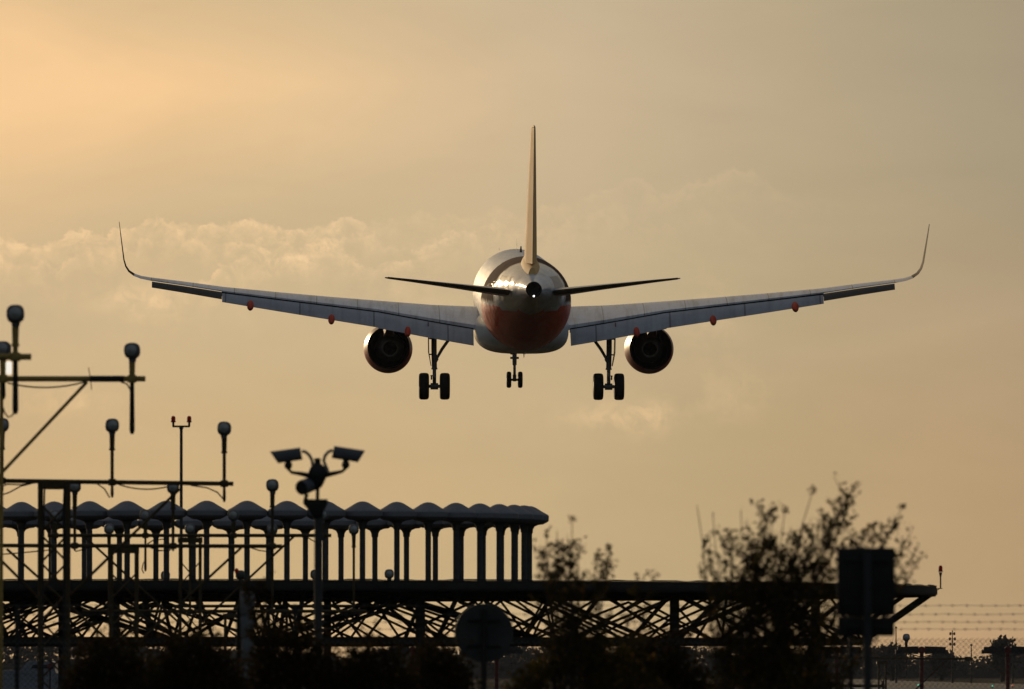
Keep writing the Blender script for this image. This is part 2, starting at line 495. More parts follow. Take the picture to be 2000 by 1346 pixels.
# ------------------------------------------------------------------ mesh building
class MB:
    def __init__(self, org=(0, 0, 0)):
        self.v, self.f = [], []
        self.o = Vector(org)

    def vert(self, p):
        self.v.append(tuple(Vector(p) - self.o))
        return len(self.v) - 1

    def face(self, pts):
        self.f.append([self.vert(p) for p in pts])

    def loft(self, rings, caps=True, closed=True):
        n = len(rings[0])
        idx = [[self.vert(p) for p in r] for r in rings]
        for a, b in zip(idx[:-1], idx[1:]):
            for i in range(n if closed else n - 1):
                j = (i + 1) % n
                self.f.append([a[i], a[j], b[j], b[i]])
        if caps:
            self.f.append(list(reversed(idx[0])))
            self.f.append(list(idx[-1]))

    def tube(self, pts, r, n=8, caps=True):
        pts = [Vector(p) for p in pts]
        k = len(pts)
        rs = r if isinstance(r, (list, tuple)) else [r] * k
        rings = []
        ref = None
        for i, p in enumerate(pts):
            t = (pts[min(i + 1, k - 1)] - pts[max(i - 1, 0)]).normalized()
            if ref is None:
                ref = Vector((0, 0, 1)) if abs(t.z) < 0.9 else Vector((0, 1, 0))
            a = t.cross(ref)
            if a.length < 1e-6:
                a = t.cross(Vector((1, 0, 0)))
            a.normalize()
            b = a.cross(t).normalized()
            ref = b
            rings.append([p + (a * cos(2 * pi * (j + .5) / n) + b * sin(2 * pi * (j + .5) / n)) * rs[i] for j in range(n)])
        self.loft(rings, caps)

    def bar(self, a, b, w, h=None):
        """square bar from a to b, w wide and h high"""
        a, b = Vector(a), Vector(b)
        h = h or w
        t = (b - a).normalized()
        up = Vector((0, 0, 1)) if abs(t.z) < 0.95 else Vector((0, 1, 0))
        s = t.cross(up).normalized()
        u = s.cross(t).normalized()
        ring = lambda p: [p + s * (w / 2) * i + u * (h / 2) * j for i, j in ((-1, -1), (1, -1), (1, 1), (-1, 1))]
        self.loft([ring(a), ring(b)])

    def box(self, c, size, bev=0.0):
        c = Vector(c)
        x, y, z = (k / 2 for k in size)
        if bev <= 0:
            self.loft([[c + Vector((i * x, j * y, -z)) for i, j in ((-1, -1), (1, -1), (1, 1), (-1, 1))],
                       [c + Vector((i * x, j * y, z)) for i, j in ((-1, -1), (1, -1), (1, 1), (-1, 1))]])
            return
        def ring(ix, iy, zz):
            pts = []
            q = min(bev, ix, iy)
            for cx, cy, a0 in ((ix - q, iy - q, 0), (-ix + q, iy - q, 90), (-ix + q, -iy + q, 180), (ix - q, -iy + q, 270)):
                for k in range(4):
                    a = radians(a0 + 30 * k)
                    pts.append(c + Vector((cx + q * cos(a), cy + q * sin(a), zz)))
            return pts
        b = min(bev, z)
        self.loft([ring(x - b, y - b, -z), ring(x - b * .3, y - b * .3, -z + b * .3), ring(x, y, -z + b),
                   ring(x, y, z - b), ring(x - b * .3, y - b * .3, z - b * .3), ring(x - b, y - b, z)])

    def lathe(self, prof, n=24, mtx=None, caps=True):
        """profile of (radius, height) turned round z, then moved by mtx"""
        mtx = mtx or Matrix()
        rings = [[mtx @ Vector((max(r, 1e-4) * cos(2 * pi * j / n), max(r, 1e-4) * sin(2 * pi * j / n), z)) for j in range(n)] for r, z in prof]
        self.loft(rings, caps)

    def build(self, name, material, parent=None, smooth=40, label=None):
        me = bpy.data.meshes.new(name)
        me.from_pydata(self.v, [], self.f)
        bm = bmesh.new()
        bm.from_mesh(me)
        bmesh.ops.recalc_face_normals(bm, faces=bm.faces)
        bm.to_mesh(me)
        bm.free()
        me.materials.append(material)
        if smooth:
            me.shade_smooth()
            me.set_sharp_from_angle(angle=radians(smooth))
        ob = bpy.data.objects.new(name, me)
        COL.objects.link(ob)
        if parent:
            ob.parent = parent
        if label:
            ob['label'] = label
        return ob


def thing(name, loc, label, cat, group=None, rot=None):
    e = bpy.data.objects.new(name, None)
    e.empty_display_size = 0.3
    COL.objects.link(e)
    e.location = loc
    if rot:
        e.rotation_euler = rot
    e['label'] = label
    e['category'] = cat
    if group:
        e['group'] = group
    return e


def tag(o, label, cat, group=None, kind=None):
    o['label'] = label
    o['category'] = cat
    if group:
        o['group'] = group
    if kind:
        o['kind'] = kind


def dup(o, parent=None):
    c = o.copy()
    COL.objects.link(c)
    c.parent = parent
    for ch in list(o.children):
        dup(ch, c)
    return c


def lerp(a, b, t):
    return a + (b - a) * t


ORD = ['first', 'second', 'third', 'fourth', 'fifth', 'sixth', 'seventh', 'eighth', 'ninth', 'tenth', 'eleventh', 'twelfth', 'thirteenth',
       'fourteenth', 'fifteenth', 'sixteenth', 'seventeenth', 'eighteenth', 'nineteenth', 'twentieth', 'twenty-first', 'twenty-second',
       'twenty-third', 'twenty-fourth', 'twenty-fifth', 'twenty-sixth']

# ------------------------------------------------------------------ ground, runway, far wood
def ground_mat():
    m = bpy.data.materials.new('dry_grass_ground')
    m.use_nodes = True
    b = m.node_tree.nodes['Principled BSDF']
    g = NG(m.node_tree)
    tc = g.new('ShaderNodeTexCoord')
    n = g.noise(tc.outputs['Object'], 0.02, 8, 0.65)
    n2 = g.noise(tc.outputs['Object'], 0.9, 5, 0.7)
    c = g.mix(g.sstep(n, 0.35, 0.65), (0.010, 0.009, 0.005, 1), (0.024, 0.019, 0.010, 1))
    c = g.mix(g.mul(g.sstep(n2, 0.4, 0.7), 0.5), c, (0.014, 0.014, 0.006, 1))
    g.l.new(c, b.inputs['Base Color'])
    n4 = g.noise(tc.outputs['Object'], 0.05, 7, 0.7)
    g.l.new(g.mul(g.sstep(n4, 0.5, 0.66), 0.3), b.inputs['Specular IOR Level'])
    b.inputs['Roughness'].default_value = 0.75
    bp = g.new('ShaderNodeBump')
    bp.inputs['Strength'].default_value = 0.5
    bp.inputs['Distance'].default_value = 0.3
    g.l.new(n2, bp.inputs['Height'])
    g.l.new(bp.outputs[0], b.inputs['Normal'])
    return m


mb = MB()
NXG, NYG = 60, 90
gv = random.Random(3)
# ground sheet with shallow swells far out
rows = []
for j in range(NYG + 1):
    yy = -300 + 6300 * (j / NYG) ** 1.6
    row = []
    for i in range(NXG + 1):
        xx = -2500 + 5000 * i / NXG
        zz = 0.0
        row.append(Vector((xx, yy, zz)))
    rows.append(row)
mb.loft(rows, caps=False, closed=False)
gr = mb.build('ground', ground_mat(), None)
gr['kind'] = 'structure'
gr['label'] = 'dry grass airfield ground reaching to the far trees'

mb = MB()
for (xa, xb, ya, yb) in ((18, 63, 640, 2000),):
    mb.face([(xa, ya, .004), (xb, ya, .004), (xb + 10, yb, .004), (xa + 10, yb, .004)])
rw = mb.build('runway', mat('runway_asphalt', (0.028, 0.026, 0.024), 0.6, 0.22, var=0.5, vscale=0.12), None)
rw['kind'] = 'structure'
rw['label'] = 'grey runway running away from the approach lights'
mb = MB()
for k in range(6):
    for s in (-1, 1):
        xx = 40.5 + s * (4 + 2.6 * k)
        mb.face([(xx - .9, 650, .008), (xx + .9, 650, .008), (xx + .9, 680, .008), (xx - .9, 680, .008)])
rm = mb.build('runway_marking', mat('runway_white_paint', (0.6, 0.6, 0.58), 0.5, 0.4, var=0.2, vscale=0.5), None)
rm['kind'] = 'structure'
rm['label'] = 'white threshold stripes painted on the runway'


def blob(mb, c, r, rg, n=9):
    """rough clump of leaf-sized faces"""
    for _ in range(n):
        a, b = rg.uniform(0, 2 * pi), math.asin(rg.uniform(-1, 1))
        rr = r * rg.uniform(.55, 1.05)
        q = c + Vector((cos(a) * cos(b), sin(a) * cos(b), sin(b))) * rr
        u = Vector((rg.gauss(0, 1), rg.gauss(0, 1), rg.gauss(0, 1))).normalized()
        w = u.cross(Vector((rg.gauss(0, 1), rg.gauss(0, 1), rg.gauss(0, 1)))).normalized()
        s = r * rg.uniform(.25, .6)
        mb.face([q - u * s, q - w * s * .7, q + u * s, q + w * s * .7])


rg = random.Random(11)
mb = MB()
WD = 2100.0
for k in range(13000):
    xx = rg.uniform(-260, 260)
    prof = 5.6 + 0.8 * sin(xx * .061 + 1) + 0.6 * sin(xx * .17) + 0.7 * sin(xx * .43 + 2) + rg.uniform(-.4, .9)
    if xx < -60:
        prof += min(1.8, (-60 - xx) * .05)
    if xx > 85:
        prof -= 1.2 + min(1.0, (xx - 85) * .05)
    zz = prof * rg.random() ** .45
    blob(mb, Vector((xx, WD + rg.uniform(-14, 30), zz)), rg.uniform(.7, 1.35), rg, 6)
ridge = []
for k in range(261):
    xx = -262 + 2.015 * k
    hgt = (3.4 if xx < 80 else 2.4) + 0.5 * sin(xx * .061 + 1) + 0.4 * sin(xx * .43 + 2) + rg.uniform(-.4, .4)
    ridge.append([Vector((xx, WD - 10, 0)), Vector((xx, WD - 7, hgt * .7)), Vector((xx, WD, hgt)), Vector((xx, WD + 22, hgt)), Vector((xx, WD + 30, 0))])
mb.loft(ridge, caps=False, closed=False)
wo = mb.build('far_wood', M['wood'], None, smooth=0)
tag(wo, 'dark belt of far trees along the horizon', 'wood', kind='stuff')


def far_tree(px, pytop, d, w, label, seed):
    r = random.Random(seed)
    base = ground(px, d)
    top = P(px, pytop, d).z
    t = thing('broadleaf_tree', base, label, 'tree', 'single trees above the far wood')
    tr = MB(base)
    tr.tube([base, base + Vector((.2, 0, top * .4)), base + Vector((0, 0, top * .8))], [.45, .3, .1], 7)
    for k in range(7):
        a = r.uniform(0, 2 * pi)
        st = base + Vector((.1, 0, top * r.uniform(.35, .6)))
        tr.tube([st, st + Vector((cos(a) * w * .3, sin(a) * w * .3, top * .25))], [.16, .05], 5)
    tr.build('trunk', M['bark'], t)
    cr = MB(base)
    for k in range(150):
        a = r.uniform(0, 2 * pi)
        q = r.random() ** .5
        h = r.uniform(-1, 1)
        rr = w / 2 * q * sqrt(max(.05, 1 - h * h)) * r.uniform(.7, 1.1)
        blob(cr, base + Vector((cos(a) * rr, sin(a) * rr, top * .60 + h * top * .36)), r.uniform(.5, 1.1), r, 8)
    cr.build('crown', M['wood'], t, smooth=0)
    return t


far_tree(1958, 1249, 1500, 4.6, 'tall rounded tree on the horizon at the right edge, bigger than its neighbours', 5)
far_tree(1742, 1262, 1600, 6.5, 'broad low tree on the horizon just right of the rectangular sign backs', 6)
far_tree(1838, 1274, 1650, 5.5, 'small bushy tree on the horizon left of the slim mast', 7)
far_tree(1310, 1262, 1500, 7.0, 'broad tree seen through the truss left of its right-hand post', 8)


def slim_mast(px, pytop, d, heads, label):
    base = ground(px, d)
    z = P(px, pytop, d).z
    t = thing('floodlight_mast', base, label, 'mast', 'slim masts on the horizon')
    a = MB(base)
    a.tube([base, base + Vector((0, 0, z))], [.16, .07], 6)
    a.build('pole', M['steel'], t)
    if heads:
        b = MB(base)
        for k in range(heads):
            b = MB(base)
            for s in (-1, 1):
                b.box(base + Vector((s * (.28 + .08 * (k % 2)), 0, z - .5 - k * .75)), (.3, .3, .42), .08)
            b.bar(base + Vector((-.4, 0, z - .5 - k * .75)), base + Vector((.4, 0, z - .5 - k * .75)), .08)
            b.build('lamp_head', M['steel'], t)
    else:
        b = MB(base)
        b.box(base + Vector((0, 0, z)), (.3, .3, .3), .06)
        b.build('lamp_head', M['steel'], t)
    return t


slim_mast(1860, 1231, 1300, 3, 'slim mast with three tiers of lamp heads on the horizon')
slim_mast(1978, 1243, 1300, 2, 'slim mast with two tiers of heads beside the tall rounded tree')
slim_mast(1750, 1226, 1300, 0, 'bare thin pole on the horizon beside the rectangular sign backs')
slim_mast(1897, 1260, 1300, 0, 'short bare pole on the horizon left of the tall rounded tree')
slim_mast(1522, 1234, 1300, 1, 'thin pole with one lamp head seen through the shrub and truss')


def runway_light(px, py, m, label):
    d = 1.75 * F / (py - HOR)
    p = ground(px, d)
    t = thing('runway_light', p, label, 'runway light', 'small lights beside the runway')
    a = MB(p)
    a.lathe([(.09, 0), (.09, .04), (.05, .05), (.05, .16)], 10, Matrix.Translation(p))
    a.build('base', M['steel'], t)
    b = MB(p)
    b.lathe([(.06, .16), (.07, .18), (.065, .24), (.03, .28), (.01, .285)], 10, Matrix.Translation(p))
    b.build('lens', m, t)


runway_light(1428, 1325, M['green_lit'], 'green runway light behind the tall shrub')
runway_light(1424, 1341, M['red_lit'], 'red runway light low behind the tall shrub')
runway_light(1793, 1341, M['green_lit'], 'green runway light beside the foot of the middle red T-post')
runway_light(1938, 1343, M['green_lit'], 'green runway light left of the rightmost red post')
runway_light(1977, 1342, M['red_lit'], 'red runway light right of the rightmost red post')

# ------------------------------------------------------------------ airliner
# local frame: x to the right wing, y forward, z up; s = 18 - y is the distance from the nose
AIR = P(1019.5, 586.0, 404.5)
yaw = radians(1.40)
att = radians(3.7)
airliner = thing('airliner', AIR, 'white and red twin-jet airliner seen from behind, landing with wheels and flaps down', 'airliner',
                 rot=(Matrix.Rotation(yaw, 3, 'Z') @ Matrix.Rotation(att, 3, 'X') @ Matrix.Rotation(radians(0.1), 3, 'Y')).to_euler())


def A(x, s, z):
    return Vector((x, 18.0 - s, z))


FUS = [(0.0, .02, -.55, -.62), (.25, .42, -.15, -1.0), (.8, .82, .28, -1.38), (1.6, 1.2, .75, -1.66), (2.6, 1.5, 1.3, -1.85), (3.8, 1.76, 1.78, -1.98),
       (5.2, 1.92, 2.0, -2.05), (6.6, 1.975, 2.07, -2.07), (12, 1.975, 2.07, -2.07), (18, 1.975, 2.07, -2.07), (23.6, 1.975, 2.07, -2.07), (25, 1.97, 2.07, -2.0),
       (26.5, 1.93, 2.06, -1.80), (28, 1.84, 2.04, -1.49), (29.5, 1.70, 2.0, -1.12), (31, 1.50, 1.93, -.72), (32.5, 1.25, 1.82, -.32), (34, .97, 1.66, .04),
       (35.2, .74, 1.5, .30), (36.2, .55, 1.36, .47), (37.0, .41, 1.26, .565), (37.45, .35, 1.22, .60)]


def fus_ring(s, w, zt, zb, n=56, ex=2.0):
    zc, h = (zt + zb) / 2, (zt - zb) / 2
    r = []
    for k in range(n):
        a = 2 * pi * k / n
        ca, sa = cos(a), sin(a)
        r.append(A(w * math.copysign(abs(ca) ** (2 / ex), ca), s, zc + h * math.copysign(abs(sa) ** (2 / ex), sa)))
    return r


def interp_st(tab, s):
    for a, b in zip(tab[:-1], tab[1:]):
        if a[0] <= s <= b[0]:
            t = (s - a[0]) / (b[0] - a[0])
            return [lerp(p, q, t) for p, q in zip(a, b)]
    return list(tab[-1])


def cubic_st(tab, s):
    """Catmull-Rom along the station table"""
    n = len(tab)
    for i in range(n - 1):
        if tab[i][0] <= s <= tab[i + 1][0]:
            break
    p0, p1, p2, p3 = tab[max(i - 1, 0)], tab[i], tab[i + 1], tab[min(i + 2, n - 1)]
    h = p2[0] - p1[0]
    t = (s - p1[0]) / h
    res = [s]
    for c in range(1, len(p1)):
        m1 = (p2[c] - p0[c]) / max(1e-6, p2[0] - p0[0]) * h
        m2 = (p3[c] - p1[c]) / max(1e-6, p3[0] - p1[0]) * h
        res.append((2 * t**3 - 3 * t**2 + 1) * p1[c] + (t**3 - 2 * t**2 + t) * m1 + (-2 * t**3 + 3 * t**2) * p2[c] + (t**3 - t**2) * m2)
    return res


mb = MB()
sts = [0, .06, .15, .25, .5, .8, 1.2, 1.6, 2.1, 2.6, 3.2, 3.8, 4.5, 5.2, 6.6] + [8 + 2.2 * k for k in range(8)] + [24 + .45 * k for k in range(30)] + [37.45]
mb.loft([fus_ring(*cubic_st(FUS, s)) for s in sorted(set(sts)) if s <= 37.45], caps=False)
fuselage = mb.build('fuselage', M['fuselage'], airliner, smooth=35)
# exhaust of the tail power unit
mb = MB()
tube_m = Matrix.Translation(A(0, 37.43, .91)) @ Matrix.Rotation(pi / 2, 4, 'X')
mb.lathe([(.335, 0), (.335, .13), (.315, .15), (.27, .15), (.25, .02), (.22, -.35), (.001, -.36)], 28, tube_m)
ex = mb.build('tail_exhaust', M['cavity'], fuselage)
mb = MB()
mb.lathe([(.001, 0), (.035, .005), (.04, .03), (.03, .055), (.001, .06)], 10, Matrix.Translation(A(0, 37.62, .63)) @ Matrix.Rotation(pi / 2, 4, 'X'))
mb.build('tail_light', M['white_lit'], fuselage)
# wing-to-body fairing
FAIR = [(10.2, .9, -1.5, -2.02, 2.2), (11.0, 1.55, -1.2, -2.18, 2.4), (12.2, 1.98, -1.0, -2.34, 2.9), (14, 2.08, -.9, -2.40, 3.4), (17.5, 2.08, -.9, -2.40, 3.4),
        (19.5, 2.04, -.95, -2.36, 3.2), (21, 1.9, -1.0, -2.28, 2.8), (22.3, 1.6, -1.2, -2.18, 2.4), (23.3, 1.1, -1.5, -2.02, 2.2)]
mb = MB()
for_r = []
k = 10.2
while k <= 23.31:
    s_, w_, zt_, zb_, e_ = cubic_st(FAIR, min(k, 23.3))
    zc_ = -.35
    for_r.append(fus_ring(s_, w_, zc_ + (zc_ - zb_) * .35, zb_, 48, e_) if False else
                 [A(w_ * math.copysign(abs(cos(a)) ** (2 / e_), cos(a)), s_, (-1.15 + (1.15 + zb_) * abs(sin(a)) ** (2 / e_)) if sin(a) < 0 else (-1.15 + .75 * sin(a)))
                  for a in [2 * pi * q / 48 for q in range(48)]])
    k += .4
mb.loft(for_r)
mb.build('belly_fairing', M['fairing'], fuselage, smooth=50)
# cabin windows on both flanks
wproto = None
for side in (-1, 1):
    for k in range(34):
        s = 7.2 + .533 * k
        if wproto is None:
            w_ = MB()
            w_.lathe([(.001, 0), (.11, .0), (.115, -.012), (.1, -.02)], 12, Matrix.Scale(1.45, 4, (0, 0, 1)) @ Matrix.Rotation(pi / 2, 4, 'Y'))
            wproto = w_.build('cabin_window', M['glass'], fuselage)
            ob = wproto
        else:
            ob = wproto.copy()
            COL.objects.link(ob)
        ob.parent = fuselage
        ob.location = A(side * 1.925, s, .42)
        ob.rotation_euler = (0, radians(-11) if side > 0 else pi + radians(11), 0)
# aerials on the crown and under the belly
def blade(s, z0, h, c, x=0.0, th=.03):
    m_ = MB()
    sg = 1 if h > 0 else -1
    m_.loft([[A(x - th / 2, s, z0), A(x, s - c / 2, z0), A(x + th / 2, s, z0), A(x, s + c / 2, z0)],
             [A(x - th / 5, s + abs(h) * .35, z0 + h), A(x, s + abs(h) * .35 - c / 4, z0 + h), A(x + th / 5, s + abs(h) * .35, z0 + h), A(x, s + abs(h) * .35 + c / 4, z0 + h)]])
    m_.build('aerial', M['black'], fuselage, smooth=0)


blade(8.2, 2.05, .50, .4)
blade(15.0, 2.05, .30, .35, .02, .12)
blade(19.0, 2.05, .18, .9, .2, .3)
blade(17.0, -2.38, -.22, .3, .12, .06)
blade(24.5, -1.95, -.3, .3, -.02, .03)
blade(6.0, 2.0, .12, .2, -.75, .03)
blade(6.4, .2, .1, .2, -2.0, .12)


def af(x, t):
    return 5 * t * (.2969 * sqrt(max(x, 0)) - .126 * x - .3516 * x * x + .2843 * x ** 3 - .1015 * x ** 4)


XS = [0, .005, .02, .05, .1, .18, .28, .4, .52, .64, .76, .88, 1.0]


def section(side, y, le, te, zte, inc, tc, cant, cut):
    """aerofoil ring; cut = share of the full chord that this piece covers"""
    c = te - le
    zle = zte + c * sin(radians(inc))
    n = Vector((-sin(radians(cant)) * side, 0, cos(radians(cant))))
    up, lo = [], []
    for x in XS:
        t = af(x * cut, tc) / cut * c
        camb = .018 * c * (1 - (2 * x - 1) ** 2)
        base = A(side * y, lerp(le, te, x), lerp(zle, zte, x))
        up.append(base + n * (t + camb))
        lo.append(base + n * (-t * .85 + camb))
    return up + list(reversed(lo[1:]))


WING = [(1.5, 11.4, 17.95, -1.30, 3.6, .15, 0, .90), (2.2, 11.95, 17.85, -1.23, 3.5, .15, 0, .90), (4.0, 12.9, 17.7, -.93, 3.0, .138, 0, .90),
        (6.4, 14.15, 17.55, -.50, 2.4, .125, 0, .90), (8.5, 15.2, 18.05, -.235, 2.1, .12, 0, .90), (10.9, 16.42, 18.75, .07, 1.7, .115, 0, .90),
        (13.3, 17.65, 19.5, .385, 1.3, .11, 0, .90), (15.0, 18.52, 20.1, .66, 1.0, .11, 0, .90), (16.5, 19.28, 20.62, .885, .8, .105, 2, .90),
        (16.62, 19.34, 20.95, .90, .8, .095, 4, 1), (16.95, 19.55, 21.05, .97, .8, .09, 12, 1), (17.25, 19.78, 21.15, 1.09, .8, .085, 26, 1),
        (17.48, 20.02, 21.27, 1.27, .6, .08, 46, 1), (17.62, 20.28, 21.4, 1.5, .4, .075, 64, 1), (17.70, 20.55, 21.55, 1.8, .2, .07, 78, 1),
        (17.76, 21.0, 21.85, 2.35, 0, .065, 84, 1), (17.83, 21.55, 22.2, 3.0, 0, .06, 85, 1), (17.88, 21.98, 22.42, 3.5, 0, .05, 85, 1)]


def wing_at(y):
    for a, b in zip(WING[:-1], WING[1:]):
        if a[0] <= y <= b[0]:
            t = (y - a[0]) / (b[0] - a[0])
            return [lerp(p, q, t) for p, q in zip(a, b)]


def flap_panel(mb, side, y0, y1, c0, c1, defl, gap_s=.02, gap_z=-.10, tc=.15, n=6):
    rings = []
    for k in range(n + 1):
        t = k / n
        y = lerp(y0, y1, t)
        w = wing_at(y)
        c = lerp(c0, c1, t)
        s0, z0 = w[2] + gap_s, w[3] + gap_z
        dv = Vector((0, -cos(radians(defl)), -sin(radians(defl))))
        nv = Vector((0, -sin(radians(defl)), cos(radians(defl))))
        le = A(side * y, s0, z0)
        up, lo = [], []
        for x in XS:
            th = max(af(x, tc) * c, .008)
            camb = .03 * c * (1 - (2 * x - 1) ** 2)
            up.append(le + dv * (x * c) + nv * (th + camb))
            lo.append(le + dv * (x * c) + nv * (-th * .7 + camb))
        rings.append(up + list(reversed(lo[1:])))
    mb.loft(rings)


def rotX_to_y():
    return Matrix.Rotation(pi / 2, 4, 'X')


for side in (-1, 1):
    mb = MB()
    mb.loft([section(side, *w) for w in WING[:12]])
    wing = mb.build('wing', M['wing'], airliner, smooth=42)
    mb = MB()
    mb.loft([section(side, *(list(w[:5]) + [w[5] * (.8 if i else 1)] + list(w[6:]))) for i, w in enumerate(WING[11:])])
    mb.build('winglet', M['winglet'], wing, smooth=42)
    for (y0, y1, c0, c1) in ((2.16, 6.43, 1.22, 1.18), (6.431, 13.35, 1.13, .66)):
        mb = MB()
        flap_panel(mb, side, y0, y1, c0, c1, 34)
        mb.build('flap', M['flap'], wing, smooth=40)
        mb = MB()
        rs = []
        for q in range(9):
            y = lerp(y0 - .01, y1 + .02, q / 8)
            w = wing_at(y)
            rs.append([A(side * y, w[2] + a_, w[3] + b_) for a_, b_ in ((-.5, -.07), (-.01, -.022), (.045, -.05), (.05, -.16), (-.5, -.24))])
        mb.loft(rs)
        mb.build('flap_slot_shade', M['cavity'], wing, smooth=30)  # near-black filler stands in for the shade inside the flap slot
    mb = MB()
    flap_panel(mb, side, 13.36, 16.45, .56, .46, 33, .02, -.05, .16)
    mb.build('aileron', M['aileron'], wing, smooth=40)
    # canoe fairings of the flap tracks
    for (y, zend, rw_) in ((5.1, -1.62, .17), (8.5, -1.08, .16), (12.1, -.43, .155)):
        w = wing_at(y)
        s0, s1 = w[2] - 1.5, w[2] + 1.2
        mb = MB()
        rings = []
        for q in range(13):
            t = q / 12
            r = rw_ * min(1, (t + .02) / .35) ** .6 * (1 if t < .8 else sqrt(max(.03, 1 - ((t - .8) / .2) ** 2)))
            zc = lerp(w[3] - .25, zend + .08, t * t * .6 + t * .4)
            rings.append([A(side * y + r * cos(2 * pi * j / 16), lerp(s0, s1, t), zc + r * 1.25 * sin(2 * pi * j / 16)) for j in range(16)])
        mb.loft(rings)
        mb.build('flap_track_fairing', M['red'], wing)
    # engine
    EO = A(side * 5.90, 13.2, -2.36)
    eng = bpy.data.objects.new('engine', None)
    COL.objects.link(eng)
    eng.parent = airliner
    eng.location = EO
    R = rotX_to_y()            # profile height becomes -y, so height = distance aft
    nac = [(.80, -2.45), (.93, -2.52), (1.0, -2.42), (1.06, -2.1), (1.10, -1.5), (1.105, -.8), (1.08, 0), (1.03, .55), (.985, .90), (.955, 1.12), (.925, 1.12), (.90, .9),
           (.90, .3), (.86, -.6), (.84, -1.6), (.80, -2.2)]
    mb = MB()
    n = 48
    rings = [[R @ Vector((r * cos(2 * pi * j / n), r * sin(2 * pi * j / n), z)) + Vector((0, 0, .07 * max(0, z + .6))) for j in range(n)] for r, z in nac[:10]]
    mb.loft(rings, caps=False)
    mb.build('nacelle', M['nacelle'], eng, smooth=40)
    mb = MB()
    rings = [[R @ Vector((r * cos(2 * pi * j / n), r * sin(2 * pi * j / n), z)) + Vector((0, 0, .07 * max(0, z + .6))) for j in range(n)] for r, z in nac[9:] + nac[:1]]
    mb.loft(rings, caps=False)
    mb.build('exhaust_duct', M['liner'], eng, smooth=40)
    mb = MB()
    mb.lathe([(.88, -1.35), (.3, -1.3), (.001, -1.28)], 32, R)
    mb.lathe([(.001, -2.1), (.2, -2.0), (.82, -1.95), (.82, -1.9), (.001, -1.88)], 32, R)
    mb.build('fan', M['cavity'], eng)
    mb = MB()
    cm = Matrix.Translation(Vector((-side * .06, 0, .08)))
    mb.lathe([(.62, -1.2), (.66, -.2), (.62, .5), (.5, 1.15), (.36, 1.75), (.33, 1.75), (.32, 1.3), (.001, 1.25)], 36, cm @ R)
    mb.build('core_cowl', M['core'], eng, smooth=35)
    mb = MB()
    mb.lathe([(.30, 1.28), (.22, 1.6), (.1, 1.95), (.001, 2.05)], 24, cm @ R)
    mb.build('exhaust_plug', M['cavity'], eng)
    # pylon
    mb = MB()
    prs = []
    for (s_, zt, zb, w_) in ((11.9, -1.25, -1.35, .05), (12.6, -1.0, -1.4, .2), (13.8, -.75, -1.75, .26), (15.0, -.7, -1.75, .24), (16.4, -.8, -1.45, .16), (17.3, -.82, -1.05, .04)):
        prs.append([A(side * 5.90 + w_ * i, s_, z_) - EO for i, z_ in ((-1, zb), (1, zb), (1, zt), (-1, zt))])
    mb.loft(prs)
    mb.build('pylon', M['nacelle'], eng, smooth=30)
    # main landing gear
    gx = 3.89
    GO = A(side * gx, 17.7, -3.87)
    gear = bpy.data.objects.new('main_landing_gear', None)
    COL.objects.link(gear)
    gear.parent = airliner
    gear.location = GO
    L = lambda x, s, z: A(side * x, s, z) - GO      # x measured outboard
    mb = MB()
    mb.tube([L(gx + .02, 17.55, -1.0), L(gx + .02, 17.6, -2.2), L(gx, 17.66, -3.05)], [.125, .125, .118], 14)
    mb.tube([L(gx, 17.66, -3.05), L(gx, 17.66, -3.12)], .14, 14)
    mb.tube([L(gx, 17.66, -3.1), L(gx, 17.7, -3.87)], .085, 12)
    mb.tube([L(gx - .46, 17.7, -3.87), L(gx + .46, 17.7, -3.87)], .075, 10)
    mb.tube([L(gx - .17, 17.7, -3.87), L(gx + .17, 17.7, -3.87)], [.15, .15], 12)
    mb.tube([L(gx, 17.82, -3.1), L(gx, 18.05, -3.45), L(gx, 17.8, -3.75)], .05, 6)
    mb.box(L(gx + .13, 17.66, -3.5), (.07, .1, .16), .02)
    mb.box(L(gx + .13, 17.66, -3.4), (.1, .1, .06), .02)
    mb.build('strut', M['gear'], gear)
    mb = MB()
    mb.tube([L(gx - .05, 17.66, -2.72), L(gx - .35, 17.5, -2.2), L(gx - .82, 17.3, -1.55)], [.06, .07, .07], 8)
    mb.tube([L(gx - .02, 17.66, -2.8), L(gx - .12, 17.66, -2.62)], .09, 8)
    mb.build('side_brace', M['gear'], gear)
    mb = MB()
    mb.loft([[L(gx + .27, 17.1, -1.0), L(gx + .30, 17.1, -1.0), L(gx + .30, 18.2, -1.0), L(gx + .27, 18.2, -1.0)],
             [L(gx + .24, 17.1, -2.35), L(gx + .28, 17.1, -2.35), L(gx + .28, 18.2, -2.35), L(gx + .24, 18.2, -2.35)],
             [L(gx + .14, 17.3, -2.95), L(gx + .17, 17.3, -2.95), L(gx + .17, 18.0, -2.95), L(gx + .14, 18.0, -2.95)]])
    for q in range(2):
        mb.tube([L(gx + .1, 17.6, -1.75 - .7 * q), L(gx + .26, 17.6, -1.75 - .7 * q)], .03, 6)
    mb.build('gear_door', M['nacelle'], gear, smooth=30)
    for wx in (-.465, .465):
        W = MB()
        wm = Matrix.Translation(L(gx + wx, 17.7, -3.87)) @ Matrix.Rotation(pi / 2, 4, 'Y')
        W.lathe([(.30, -.2), (.47, -.225), (.55, -.205), (.592, -.14), (.60, 0), (.592, .14), (.55, .205), (.47, .225), (.30, .2)], 36, wm)
        wh = W.build('wheel', M['tyre'], gear)
        W = MB()
        W.lathe([(.1, -.225), (.25, -.21), (.3, -.2), (.3, .2), (.25, .21), (.1, .225)], 24, wm)
        W.build('rim', M['gear'], wh)

